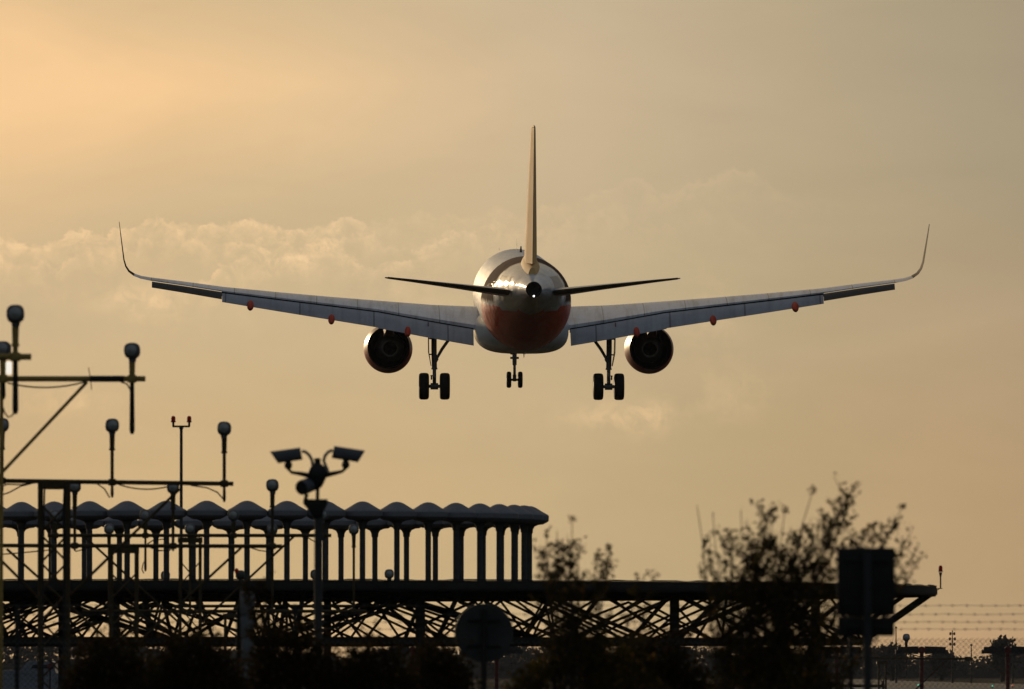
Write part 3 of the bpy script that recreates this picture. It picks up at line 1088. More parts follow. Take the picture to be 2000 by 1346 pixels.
# nose gear
GO = A(0, 5.07, -3.98)
gear = bpy.data.objects.new('nose_landing_gear', None)
COL.objects.link(gear)
gear.parent = airliner
gear.location = GO
L = lambda x, s, z: A(x, s, z) - GO
mb = MB()
mb.tube([L(0, 4.6, -1.7), L(0, 4.85, -2.75)], [.15, .14], 12)
mb.box(L(0, 4.7, -2.3), (.28, .3, .6), .06)
mb.tube([L(0, 4.85, -2.7), L(0, 4.98, -3.3)], [.11, .1], 12)
mb.tube([L(0, 4.98, -3.25), L(0, 5.07, -3.98)], .065, 12)
mb.tube([L(0, 5.02, -3.75), L(0, 5.07, -4.05)], [.09, .08], 12)
mb.tube([L(-.27, 5.07, -3.98), L(.27, 5.07, -3.98)], .055, 10)
mb.bar(L(-.2, 4.9, -2.98), L(.2, 4.9, -2.98), .05, .1)
mb.box(L(-.14, 4.85, -2.72), (.12, .12, .22), .04)
mb.build('strut', M['gear'], gear)
for sx in (-1, 1):
    mb = MB()
    mb.lathe([(.001, -.1), (.07, -.08), (.1, -.02), (.105, .04), (.09, .05), (.001, .055)], 16,
             Matrix.Translation(L(sx * .22, 4.75, -2.42)) @ Matrix.Rotation(-pi / 2, 4, 'X'))
    mb.build('taxi_light', M['cavity'], gear)
    mb = MB()
    mb.loft([[L(sx * .42, 3.6, -1.95), L(sx * .45, 3.6, -1.95), L(sx * .45, 4.6, -2.0), L(sx * .42, 4.6, -2.0)],
             [L(sx * .46, 3.65, -2.45), L(sx * .49, 3.65, -2.45), L(sx * .49, 4.55, -2.45), L(sx * .46, 4.55, -2.45)]])
    mb.build('gear_door', M['nacelle'], gear, smooth=0)
    W = MB()
    wm = Matrix.Translation(L(sx * .26, 5.07, -3.98)) @ Matrix.Rotation(pi / 2, 4, 'Y')
    W.lathe([(.2, -.1), (.31, -.11), (.36, -.085), (.383, 0), (.36, .085), (.31, .11), (.2, .1)], 28, wm)
    wh = W.build('wheel', M['tyre'], gear)
    W = MB()
    W.lathe([(.06, -.11), (.2, -.1), (.2, .1), (.06, .11)], 20, wm)
    W.build('rim', M['gear'], wh)

# fin and rudder
def vsec(z, le, te, t, a, b, n=9, wob=0.0):
    """slice of the fin between chord shares a and b, t = full thickness"""
    c = te - le
    r, l = [], []
    for k in range(n):
        x = lerp(a, b, k / (n - 1))
        h = t / 2 * (sin(pi * min(1, x / .7) / 2) ** .6 if x < .35 else (1 if x < .62 else max(.04, 1 - (x - .62) / .38)))
        r.append(A(h, lerp(le, te, x), z))
        l.append(A(-h, lerp(le, te, x), z))
    return r + list(reversed(l))


FIN = [(1.75, 28.9, 35.25, .50), (2.3, 29.4, 35.45, .49), (4.0, 31.0, 35.98, .40), (6.0, 32.85, 36.6, .29), (7.6, 34.35, 37.1, .195), (7.8, 34.65, 37.14, .17)]
mb = MB()
mb.loft([vsec(z, le, te, t, 0, .70) for z, le, te, t in FIN])
mb.loft([vsec(7.8, 34.65, 37.14, .17, .02, .98), vsec(7.87, 34.9, 37.1, .09, .02, .98)])
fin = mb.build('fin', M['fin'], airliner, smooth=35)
mb = MB()
mb.loft([vsec(z, le, te, t, .705, 1.0) for z, le, te, t in [(1.95, 29.1, 35.33, .50)] + FIN[1:-1] + [(7.78, 34.6, 37.14, .175)]])
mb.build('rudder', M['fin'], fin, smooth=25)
mb = MB()
rings = []
for q in range(9):
    t = q / 8
    s = lerp(28.2, 35.15, t)
    w_ = .10 + .27 * sin(pi * min(1, t * .9 + .1)) ** .7 + .09 * t
    zt_ = cubic_st(FUS, s)[2]
    rings.append([A(w_ * cos(a), s, zt_ - .12 + .42 * max(0, sin(a)) ** 1.5 - .1 * max(0, -sin(a))) for a in [2 * pi * j / 20 for j in range(20)]])
mb.loft(rings)
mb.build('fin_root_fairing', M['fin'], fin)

# tailplane
TP = [(.35, 30.9, 34.55, .66, .12), (.9, 31.25, 34.6, .70, .115), (3.0, 32.75, 35.1, .97, .105), (5.2, 34.3, 35.62, 1.24, .10), (6.18, 34.95, 35.85, 1.35, .09), (6.3, 35.2, 35.86, 1.365, .06)]


def tsec(side, y, le, te, z, tc, a, b, drop=0.0):
    c = te - le
    inc = -1.5
    up, lo = [], []
    n = 10
    for k in range(n):
        x = lerp(a, b, k / (n - 1))
        t = max(af(x, tc) * c, .022)
        zz = z + (1 - x) * c * sin(radians(inc)) - (max(0, x - .68) * c * drop)
        up.append(A(side * y, lerp(le, te, x), zz + t))
        lo.append(A(side * y, lerp(le, te, x), zz - t))
    return up + list(reversed(lo))


for side in (-1, 1):
    mb = MB()
    mb.loft([tsec(side, *q, 0, .69) for q in TP])
    tp = mb.build('tailplane', M['tailplane'], airliner, smooth=40)
    mb = MB()
    mb.loft([tsec(side, *q, .70, 1.0, -.08) for q in [(.95, 31.28, 34.62, .70, .115)] + TP[2:-1]])
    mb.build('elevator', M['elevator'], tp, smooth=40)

# ------------------------------------------------------------------ ring of antenna columns on the round platform
VD, VX, VR, NEL = 200.0, 428.0, 6.85, 50
VC = ground(VX, VD)                      # centre of the platform on the ground
ZT = P(428, 1147, VD).z                  # deck top
RIM = (1828 - VX) / F * VD

deck_t = thing('antenna_platform', VC, 'round raised steel platform on crossing braces carrying the ring of domed columns', 'platform')


def circ(mb, r, z, w, h, n=96):
    rings = []
    for k in range(n + 1):
        a = 2 * pi * k / n
        c, s = cos(a), sin(a)
        rings.append([VC + Vector((c * (r + i * w / 2), s * (r + i * w / 2), z + j * h / 2)) for i, j in ((-1, -1), (1, -1), (1, 1), (-1, 1))])
    mb.loft(rings, caps=False)


mb = MB(VC)
n = 120
top = [VC + Vector((cos(2 * pi * k / n) * RIM, sin(2 * pi * k / n) * RIM, ZT)) for k in range(n)]
bot = [p - Vector((0, 0, .05)) for p in top]
mb.loft([bot, top])
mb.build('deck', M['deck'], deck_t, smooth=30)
mb = MB(VC)
circ(mb, RIM - .03, ZT - .11, .10, .12)
circ(mb, RIM - .09, ZT - .18, .16, .05)
mb.build('rim_beam', M['steel'], deck_t, smooth=30)
mb = MB(VC)
zr = random.Random(4)
ers, hh = [], .03
for k in range(541):       # uneven upper edge of the deck mesh
    a = 2 * pi * (k % 540) / 540
    if k % 2 == 0:
        hh = zr.choice((.008, .012, .02, .026, .03))
    e_ = .012 if k in (0, 540) else hh
    c_, s_ = cos(a), sin(a)
    ers.append([VC + Vector((c_ * (RIM - .03 + i_), s_ * (RIM - .03 + i_), ZT + .003 + j_)) for i_, j_ in ((0, 0), (.03, 0), (.03, e_), (0, e_))])
mb.loft(ers, caps=False)
mb.build('mesh_edge', M['deck'], deck_t, smooth=0)
RL = 14.3
ZL = P(428, 1250, VD - RL).z
mb = MB(VC)
circ(mb, RL, ZL, .16, .13, 48)
circ(mb, 7.4, ZL, .16, .13, 36)
mb.build('lower_ring_beam', M['steel'], deck_t, smooth=30)
mb = MB(VC)
circ(mb, RL, ZT - .13, .14, .15, 48)
circ(mb, 7.4, ZT - .13, .14, .15, 36)
mb.build('upper_ring_beam', M['steel'], deck_t, smooth=30)
NTR = 30
ZU = ZT - .25
for k in range(NTR):
    a = 2 * pi * (k + .18) / NTR
    dr = Vector((cos(a), sin(a), 0))
    q = lambda r, z: VC + dr * r + Vector((0, 0, z))
    mb = MB(VC)
    mb.bar(q(.5, ZU + .09), q(RIM - .12, ZU + .09), .08, .1)
    mb.bar(q(.5, ZL + .01), q(RL, ZL + .01), .07, .1)
    mb.tube([q(RL, ZL + .05), q(RIM - .08, ZU + .08)], .05, 8)
    st = [7.4, 9.7, 12.0, 14.3]
    for i in range(3):
        a0, a1 = (ZL, ZU) if i % 2 else (ZU, ZL)
        mb.tube([q(st[i], a0), q(st[i + 1], a1)], .029, 6)
    mb.tube([q(1.0, ZL), q(4.2, ZU)], .029, 6)
    mb.tube([q(4.2, ZU), q(7.4, ZL)], .029, 6)
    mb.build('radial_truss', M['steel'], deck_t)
    # braces round the outer ring between this truss and the next
    a2 = 2 * pi * (k + 1.18) / NTR
    dr2 = Vector((cos(a2), sin(a2), 0))
    q2 = lambda r, z: VC + dr2 * r + Vector((0, 0, z))
    if k % 2:
        brs = [(q(RL, ZL), q2(RL, ZU), .030), (q(7.4, ZU), q2(7.4, ZL), .027)]
    else:
        brs = [(q(RL, ZU), q2(RL, ZL), .030), (q(7.4, ZL), q2(7.4, ZU), .027)]
    brs.append((q(11.2, ZL), q2(11.2, ZU), .03))
    for pa, pb, rr in brs:
        mb = MB(VC)
        mb.tube([pa, pb], rr, 6)
        mb.build('ring_brace', M['steel'], deck_t)
# legs under the outer ring
for px in (1347, 862, 268, 1608, -250):
    dx = (px - VX) / F * VD
    rr = RL
    yy = -sqrt(max(0.0, rr * rr - dx * dx))
    p = VC + Vector((dx * (1 + yy / VD), yy, 0))
    mb = MB(VC)
    mb.box(p + Vector((0, 0, ZT / 2 - .15)), (.2, .2, ZT - .3), .03)
    mb.build('support_post', M['steel'], deck_t)
for a_ in (140, 195, 245, 290):
    p = VC + Vector((7.4 * cos(radians(a_)), 7.4 * sin(radians(a_)), 0))
    mb = MB(VC)
    mb.box(p + Vector((0, 0, ZT / 2 - .15)), (.16, .16, ZT - .3), .03)
    mb.build('support_post', M['steel'], deck_t)

# antenna column: base plate, shaft with flared neck, domed cap
col_t = thing('domed_antenna', (0, 0, 0), '', 'antenna', 'domed antenna columns in a ring on the platform')
ztop = P(428, 978, VD - VR).z - ZT
rC = .405
mb = MB()
mb.lathe([(.062, .0), (.062, ztop - .60), (.075, ztop - .585), (.085, ztop - .50), (.12, ztop - .44), (.2, ztop - .405), (.26, ztop - .40)], 16)
mb.build('shaft', M['column'], col_t, smooth=35)
mb = MB()
mb.lathe([(.20, ztop - .40), (.30, ztop - .395), (.395, ztop - .345), (rC + .025, ztop - .315), (rC + .03, ztop - .22), (rC + .01, ztop - .195), (.33, ztop - .15), (.24, ztop - .095), (.16, ztop - .045),
          (.10, ztop - .017), (.05, ztop - .004), (.001, ztop)], 28)
mb.build('cap', M['cap'], col_t, smooth=35)
mb = MB()
mb.box((0, 0, .015), (.34, .34, .03))
mb.box((0, 0, .05), (.16, .16, .04))
mb.build('base_plate', M['column'], col_t, smooth=0)
els = []
for k in range(NEL):
    th = radians(-22) + k * 2 * pi / NEL
    x, y = VR * sin(th), -VR * cos(th)
    px = VX + F * x / (VD + y)
    els.append((px, y, VC + Vector((x, y, ZT + .004))))
near = sorted([e for e in els if e[1] <= 0], key=lambda e: -e[0])
far = sorted([e for e in els if e[1] > 0], key=lambda e: -e[0])
first = True
for row, word in ((near, 'near'), (far, 'far')):
    for i, (px, y, p) in enumerate(row):
        if px < -60:
            continue
        o = col_t if first else dup(col_t)
        first = False
        o.location = p
        o['label'] = 'grey domed antenna column, %s from the right end of the ring\'s %s side' % (ORD[i], word)

# small deck fittings: mast with twin red lamps, red lamp on the bracket
p0 = P(354, 1120, 196)
b0 = Vector((p0.x, p0.y, ZT + .004))
t = thing('obstruction_light_mast', b0, 'slim mast with two small red lamps on a fork above the domed columns', 'warning light')
mb = MB(b0)
d_ = 196
mb.tube([b0, P(354, 838, d_)], [.036, .033], 10)
mb.tube([P(354, 838, d_), P(354, 833, d_)], .048, 10)
mb.box(b0 + Vector((0, 0, .04)), (.22, .22, .08), .01)
mb.build('pole', M['pole'], t)
mb = MB(b0)
mb.bar(P(337, 833, d_), P(371, 833, d_), .05, .04)
for x in (338.5, 369.5):
    mb.tube([P(x, 833, d_), P(x, 824, d_)], .026, 8)
    mb.lathe([(.05, 0), (.058, .015), (.04, .03)], 12, Matrix.Translation(P(x, 825, d_)))
mb.build('fork', M['black'], t)
for x in (338.5, 369.5):
    mb = MB(b0)
    mb.lathe([(.047, 0), (.047, .07), (.04, .1), (.02, .115), (.001, .118)], 14, Matrix.Translation(P(x, 823, d_)))
    mb.build('red_lamp', M['redlamp'], t)

b0 = P(1837, 1150, 201)
t = thing('obstruction_light', b0, 'single red lamp on a short stem bracketed off the platform\'s right end', 'warning light')
mb = MB(b0)
mb.tube([P(1837, 1150, 201), P(1837, 1124, 201)], .018, 8)
mb.tube([P(1837, 1126, 201), P(1837, 1118, 201)], [.02, .04], 10)
mb.lathe([(.05, 0), (.055, .012), (.05, .02)], 12, Matrix.Translation(P(1837, 1117, 201)))
mb.tube([P(1837, 1149, 201), P(1831, 1152, 201), P(1823, 1157, 201)], .01, 6)
mb.tube([P(1828, 1149.5, 201), P(1841, 1149.5, 201)], .008, 6)
mb.build('stem', M['black'], t)
mb = MB(b0)
mb.lathe([(.042, 0), (.045, .05), (.042, .1), (.028, .135), (.001, .145)], 14, Matrix.Translation(P(1837, 1117, 201)))
mb.build('red_lamp', M['redlamp'], t)

# ------------------------------------------------------------------ approach light bars
lamp_r = .1
mbl = MB()


def superlamp(mb):
    """rounded-square lamp barrel pointing to -y (towards the approach)"""
    rings = []
    for (k, yy) in ((.55, -.085), (.8, -.08), (.95, -.06), (1.0, -.02), (1.0, .03), (.93, .07), (.7, .1), (.3, .115)):
        r = []
        for j in range(28):
            a = 2 * pi * j / 28
            ca, sa = cos(a), sin(a)
            e = 2 / 2.7
            r.append(Vector((.1 * k * math.copysign(abs(ca) ** e, ca), yy, .1 * k * math.copysign(abs(sa) ** e, sa))))
        rings.append(r)
    mb.loft(rings)


superlamp(mbl)
mbl.tube([(0, .01, -.085), (0, .01, -.125), (0, .01, -.15)], [.055, .045, .036], 12)
LAMP = mbl.build('lamp', M['lamp'])
mbl = MB()
mbl.lathe([(.072, .0), (.068, .012), (.045, .026), (.02, .033), (.001, .035)], 24, Matrix.Translation((0, -.083, 0)) @ Matrix.Rotation(pi / 2, 4, 'X'))
LENS = mbl.build('lens', M['lens'], LAMP)


lamp_used = [False]


def put_lamp(px, py, d, parent, org):
    if not lamp_used[0]:
        L_, lamp_used[0] = LAMP, True
        L_.parent = parent
    else:
        L_ = dup(LAMP, parent)
    L_.location = P(px, py, d) - org
    L_.rotation_euler = (radians(rnd.uniform(-6, 2)), radians(rnd.uniform(-3, 3)), radians(rnd.uniform(-8, 8)))
    return L_


def lattice(mb, xa, xb, ytop, d, rleg, pitch=.42, zig=.012):
    """four-legged lattice mast between picture columns xa and xb"""
    pa, pb = P(xa, ytop, d), P(xb, ytop, d)
    w = (pb - pa).length
    zt = pa.z
    cs = [Vector((pa.x, pa.y - w / 2, 0)), Vector((pb.x, pa.y - w / 2, 0)), Vector((pb.x, pa.y + w / 2, 0)), Vector((pa.x, pa.y + w / 2, 0))]
    for c in cs:
        mb.tube([c, c + Vector((0, 0, zt))], rleg, 8)
    nz = int(zt / pitch)
    for f in range(4):
        a, b = cs[f], cs[(f + 1) % 4]
        for k in range(nz):
            z0, z1 = k * pitch, (k + 1) * pitch
            if k % 2:
                mb.tube([a + Vector((0, 0, z0)), b + Vector((0, 0, z1))], zig, 5)
            else:
                mb.tube([b + Vector((0, 0, z0)), a + Vector((0, 0, z1))], zig, 5)


def sag(a, b, s, n=9):
    a, b = Vector(a), Vector(b)
    return [a.lerp(b, k / n) - Vector((0, 0, s * 4 * (k / n) * (1 - k / n))) for k in range(n + 1)]


GRP = 'yellow approach light bars, one behind the other'


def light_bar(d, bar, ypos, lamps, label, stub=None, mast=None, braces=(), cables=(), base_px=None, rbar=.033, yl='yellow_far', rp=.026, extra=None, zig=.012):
    """bar = (x0, x1), ypos = (left row, right row) of the bar; lamps = (x, y)"""
    bx = base_px if base_px is not None else (mast[0] + mast[1]) / 2 if mast else bar[0]
    org = ground(bx, d)
    t = thing('approach_light_bar', org, label, 'approach lights', GRP)
    yb = lambda x: lerp(ypos[0], ypos[1], (x - bar[0]) / (bar[1] - bar[0]))
    mb = MB(org)
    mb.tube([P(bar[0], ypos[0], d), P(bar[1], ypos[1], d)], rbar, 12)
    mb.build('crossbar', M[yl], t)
    for i, (x, y) in enumerate(lamps):
        l = put_lamp(x, y, d, t, org)
        mb = MB(org)
        sd_ = (stub or {}).get(i, 28 * 131 / d)
        pp = [P(x, y, d) + Vector((0, .01, -.14)), P(x, yb(x) - .05 / d * F, d)]
        mb.tube([P(x, y, d) + Vector((0, .01, -.12)), P(x, y, d) + Vector((0, .01, -.34))], [.042, .036], 10)
        mb.tube([P(x, y, d) + Vector((0, .01, -.33)), P(x, y, d) + Vector((0, .01, -.36))], .046, 10)
        mb.tube([P(x, y, d) + Vector((0, .01, -.3)), P(x, yb(x) + 2, d)], rp, 10)
        mb.box(P(x, yb(x), d), (.12, .1, .1), .02)
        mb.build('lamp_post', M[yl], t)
        mb = MB(org)
        e = P(x, yb(x) + sd_, d)
        rs_ = .036 if d < 120 else .026
        mb.tube([P(x, yb(x) + 4, d), e + Vector((0, 0, .05)), e], [rs_ * .8, rs_, rs_ * .6], 8)
        mb.build('cable_sleeve', M['black'], t)
        if i + 1 < len(lamps):
            pass
    if mast:
        mb = MB(org)
        xm = (mast[0] + mast[1]) / 2
        lattice(mb, mast[0], mast[1], yb(xm) + 6, d, .03 if d < 150 else .025, zig=zig)
        mb.bar(P(mast[0] - 4, yb(xm) + 9, d), P(mast[1] + 4, yb(xm) + 9, d), .4, .09)
        mb.build('lattice_mast', M[yl], t)
    for (xa, ya, xb_, yb_) in braces:
        mb = MB(org)
        mb.tube([P(xa, ya, d), P(xb_, yb_, d)], .022, 8)
        mb.build('brace', M[yl], t)
    for c in cables:
        mb = MB(org)
        if not isinstance(c[0], tuple):
            mb.tube(sag(P(c[0], c[1], d - .04), P(c[2], c[3], d - .04), c[4] / F * d), .010, 6)
        else:
            mb.tube([P(a, b, d - .04) for a, b in c], .010, 6)
        mb.build('cable', M['black'], t)
    return t, org


def pole_to_ground(t, org, px, py, d, r, m, name='post'):
    mb = MB(org)
    p = P(px, py, d)
    mb.tube([Vector((p.x, p.y, 0)), p], r, 10)
    return mb.build(name, M[m], t)


# nearest bar, only its right end in the picture
t, org = light_bar(100, (-420, 61), (697, 697), [(30, 613)], 'nearest and highest yellow light bar at the left edge, single lamp in view', {0: 112}, None,
                   [], [[(28, 802), (24, 812), (16, 815), (9, 806), (6, 796)]], base_px=-180, rbar=.036, yl='yellow', rp=.03)
pole_to_ground(t, org, -180, 700, 100, .06, 'yellow')
# second bar
t, org = light_bar(114, (-330, 284), (740, 740), [(-244, 680), (6, 682), (258, 685)], 'second nearest light bar at the left, two lamps and a long slanting brace', {0: 60, 1: 40, 2: 108}, (-80, -20),
                   [(170, 746, -45, 975), (-270, 746, -55, 975)], [(15, 748, 166, 746, 10), [(236, 746), (248, 750), (254, 760), (257, 775)]], rbar=.036, yl='yellow', rp=.03)
mb = MB(org)
mb.tube([P(176, 740, 114), P(242, 740, 114)], .041, 12)
mb.build('sleeve', M['black'], t)
mb = MB(org)
mb.tube([P(173, 718, 113.9), P(177, 742, 113.9), P(179, 762, 113.9)], .006, 6)
mb.build('cable_tie', M['black'], t)
pole_to_ground(t, org, 3, 744, 114, .026, 'yellow')
mb = MB(org)
mb.box(P(17, 719, 114), (.075, .05, .165), .02)
mb.build('lit_lamp', M['lit_lens'], t)
# third bar
t, org = light_bar(131, (-330, 456), (935, 945), [(-213, 829), (4, 830), (219, 831), (438, 837)], 'third light bar, on a wide lattice mast with two tall lamp posts against the sky', {0: 28, 1: 24, 2: 30, 3: 36},
                   (79, 133), [(351, 955, 134, 1165), (-140, 953, 76, 1168)],
                   [[(0, 952), (14, 946), (40, 947), (70, 943)], [(0, 968), (18, 962), (40, 950), (60, 945)], [(170, 943), (190, 945), (204, 955), (214, 972)], (228, 945, 330, 950, 8),
                    [(372, 948), (405, 953), (425, 962), (435, 974)]], zig=.016)
mb = MB(org)
mb.tube([P(127, 950, 130.6), P(125, 1000, 130.6), P(126, 1100, 130.6), ground(125, 130.6)], .024, 8)
mb.tube([P(87, 950, 130.6), P(86, 1000, 130.6), P(84, 1100, 130.6), ground(84, 130.6)], .014, 8)
mb.build('feed_cable', M['black'], t)
# fourth bar
t, org = light_bar(146, (-260, 551), (1065, 1067), [(-48, 950), (146, 950), (338, 952), (532, 948)], 'fourth light bar, low before the domed columns, its right lamp beside the security cameras',
                   {0: 20, 1: 10, 2: 10, 3: 18}, (217, 267), [(471, 1070, 270, 1255), (13, 1072, 216, 1255)],
                   [[(0, 1083), (40, 1080), (100, 1074)], [(142, 1068), (148, 1077), (165, 1073), (176, 1068)], [(290, 1068), (310, 1076), (328, 1075), (336, 1066)], [(485, 1068), (505, 1075), (520, 1077), (528, 1070)]], zig=.014)
# fifth bar
t, org = light_bar(164, (93, 647), (1046, 1046), [(108, 1007), (284, 1006), (456, 1006), (630, 1006)], 'fifth light bar, its right end sticking out past the camera pole',
                   {0: 10, 1: 70, 2: 70, 3: 10}, (352, 391), [(574, 1048, 394, 1215), (165, 1048, 348, 1215)],
                   [[(288, 1062), (300, 1055), (330, 1052)], [(281, 1120), (277, 1112), (280, 1100), (284, 1095)], [(590, 1049), (604, 1052), (618, 1060)], [(288, 1066), (310, 1075), (330, 1076), (337, 1070)]], zig=.012)
# sixth bar
t, org = light_bar(179, (160, 716), (1194, 1194), [(213, 1033), (371, 1033), (532, 1034), (691, 1034)], 'sixth light bar, low before the platform braces, round lamps level with the column necks',
                   {0: 8, 1: 8, 2: 8, 3: 8}, (440, 476), [(640, 1197, 480, 1300), (270, 1197, 436, 1300)], zig=.012)
# seventh bar
t, org = light_bar(194, (290, 776), (1184, 1184), [(323, 1124), (470, 1123), (615, 1122), (760, 1121)], 'seventh light bar, lowest of those before the platform, lamps level with its deck edge',
                   {0: 8, 1: 8, 2: 8, 3: 8}, (525, 560), [(700, 1187, 564, 1290), (390, 1187, 522, 1290)], zig=.012)
# far bar at the right
t, org = light_bar(252, (1390, 1900), (1283, 1287), [(1428, 1243), (1541, 1243), (1656, 1244), (1770, 1245)], 'far light bar at lower right passing behind the tall shrub and red T-posts',
                   {0: 8, 1: 8, 2: 8, 3: 10}, (1716, 1730), [(1850, 1288, 1785, 1350), (1470, 1285, 1540, 1350)],
                   [[(1736, 1290), (1744, 1308), (1750, 1320), (1768, 1324), (1771, 1318), (1771, 1296)]], rbar=.034, rp=.02)
mb = MB(org)
mb.bar(P(1884, 1286.8, 252), P(1896, 1287, 252), .12, .12)
mb.build('end_clamp', M['yellow_far'], t)
# farthest bar
t, org = light_bar(300, (1330, 1731), (1338, 1340), [(1540, 1316), (1640, 1317)], 'farthest light bar at the bottom right on crossed legs', {0: 5, 1: 5}, None, [(1660, 1341, 1700, 1372), (1700, 1341, 1660, 1372)],
                   [], base_px=1660, rbar=.05, rp=.02)
pole_to_ground(t, org, 1725, 1330, 300, .04, 'yellow_far')
pole_to_ground(t, org, 1600, 1338, 300, .04, 'yellow_far')

# small red lamp with a grey housing near the middle of the platform
b0 = ground(466, 160)
t = thing('obstruction_light', b0, 'small round red lamp beside a grey lamp barrel low between the domed columns', 'warning light')
mb = MB(b0)
mb.tube([b0, P(471, 1125, 160)], .025, 8)
mb.box(P(471, 1124, 160), (.13, .12, .14), .045)
mb.tube([P(462, 1128, 160), P(471, 1128, 160)], .02, 6)
mb.tube([P(462, 1128, 160), P(462, 1119, 160)], .02, 6)
mb.build('stem', M['pole'], t)
mb = MB(b0)
mb.lathe([(.03, 0), (.036, .03), (.034, .06), (.018, .08), (.001, .084)], 12, Matrix.Translation(P(462, 1119, 160)))
mb.build('red_lamp', M['redlamp'], t)

# ------------------------------------------------------------------ red T-posts at lower right
RD = 280.0


def red_post(px, label, first=None):
    b = ground(px, RD)
    zc = P(px, 1270, RD).z
    t = thing('antenna_post', b, label, 'antenna', 'red posts with box arms across the field')
    mb = MB(b)
    mb.tube([b, b + Vector((0, 0, zc))], .062, 12)
    mb.tube([b + Vector((0, 0, zc - .28)), b + Vector((0, 0, zc - .25))], .1, 10)
    mb.tube([b + Vector((0, -.12, zc)), b + Vector((0, .12, zc))], .115, 20)
    mb.lathe([(.15, 0), (.15, .2), (.08, .24)], 12, Matrix.Translation(b))
    mb.build('post', M['redpost'], t)
    for sx in (-1, 1):
        mb = MB(b)
        mb.loft([[b + Vector((sx * .1, y_, zc + z_)) for y_, z_ in ((-.09, -.12), (.09, -.12), (.09, .12), (-.09, .12))],
                 [b + Vector((sx * .74, y_, zc + z_)) for y_, z_ in ((-.09, -.1), (.09, -.1), (.09, .1), (-.09, .1))]])
        mb.box(b + Vector((sx * .76, 0, zc - .05)), (.1, .2, .12), .01)
        mb.bar(b + Vector((sx * .05, 0, zc - .2)), b + Vector((sx * .4, 0, zc - .115)), .03)
        mb.build('box_arm', M['box'], t, smooth=20)
    return t


lab = {1968: 'red post with box arms, rightmost, arm cut by the picture edge', 1800: 'red T-shaped post with box arms below the platform\'s right end',
       1634: 'red post with box arms behind the left edge of the rectangular sign backs', 1468: 'red post behind the dense middle of the tall shrub',
       1302: 'red post behind the shrubs left of the tall shrub', 1136: 'red post behind the low shrubs right of the round sign', 970: 'red post hidden behind the round sign back',
       806: 'red post left of the round sign, standing alone in dark scrub'}
for px in (1968, 1800, 1634, 1468, 1302, 1136, 970, 806):
    red_post(px, lab[px])

# ------------------------------------------------------------------ security cameras on a pole
CD = 96.0
C0 = ground(622, CD)
t = thing('security_camera_pole', C0, 'grey pole carrying three security cameras, two on outstretched arms', 'security cameras')
mb = MB(C0)
p = P(622, 1010, CD)
mb.tube([Vector((p.x, p.y, 0)), p], [.05, .044], 16)
mb.build('pole', M['pole'], t)
mb = MB(C0)
pxm = lambda px, py, dd=0.0: P(px, py, CD + dd)
mb.loft([[pxm(x, 975, dd) for x, dd in ((592, -.1), (640, -.1), (640, .1), (592, .1))], [pxm(x, 984, dd) for x, dd in ((592, -.1), (640, -.1), (640, .1), (592, .1))],
         [pxm(x, 1000, dd) for x, dd in ((605, -.08), (632, -.08), (632, .08), (605, .08))], [pxm(x, 1012, dd) for x, dd in ((613, -.05), (630, -.05), (630, .05), (613, .05))]])
mb.tube([pxm(620, 980), pxm(621, 905)], [.02, .022], 10)
mb.lathe([(.02, -.16), (.06, -.12), (.095, -.04), (.1, .02), (.08, .07), (.045, .1), (.034, .11), (.034, .16), (.02, .165)], 18, Matrix.Translation(pxm(620, 925)))
mb.build('mounting_head', M['cctv_dark'], t)
for sx, pts, foot in ((-1, [(604, 929), (585, 925), (570, 923), (563, 916), (563, 910)], (563, 910)), (1, [(636, 928), (655, 924), (668, 921), (675, 915), (675, 909)], (675, 909))):
    mb = MB(C0)
    mb.tube([pxm(*q) for q in pts], [.03, .024, .018, .018, .022], 8)
    mb.lathe([(.02, -.03), (.04, -.01), (.044, .02), (.03, .05), (.034, .075)], 12, Matrix.Translation(pxm(foot[0], foot[1] + 1)))
    mb.build('arm', M['cctv_dark'], t)
# housings: sheared rounded boxes with the sun hood reaching over the lens
def housing(front_top, back_top, back_bot, front_bot, name_parent, deep=.075):
    ft, bt, bb, fb = [pxm(*q) for q in (front_top, back_top, back_bot, front_bot)]
    mb = MB(C0)
    rings = []
    for q in range(6):
        s_ = q / 5
        tp, bo = ft.lerp(bt, s_), fb.lerp(bb, s_)
        r = []
        for j in range(20):
            a = 2 * pi * j / 20
            ca, sa = cos(a), sin(a)
            e = 2 / 3.6
            u = math.copysign(abs(sa) ** e, sa) * .5 + .5
            r.append(bo.lerp(tp, u) + Vector((0, deep * math.copysign(abs(ca) ** e, ca), 0)))
        rings.append(r)
    mb.loft(rings)
    cam_ = mb.build('camera', M['cctv'], name_parent, smooth=40)
    mb = MB(C0)
    mid = (ft + bt + bb + fb) / 4
    lw = (fb - mid) * .55 + mid
    mb.lathe([(.035, -.03), (.035, .0), (.03, .006)], 14, Matrix.Translation((ft + fb) / 2 * .8 + mid * .2) @ ((ft - bt).normalized()).to_track_quat('Z', 'Y').to_matrix().to_4x4())
    mb.build('camera_lens', M['cctv_dark'], cam_)
    return cam_


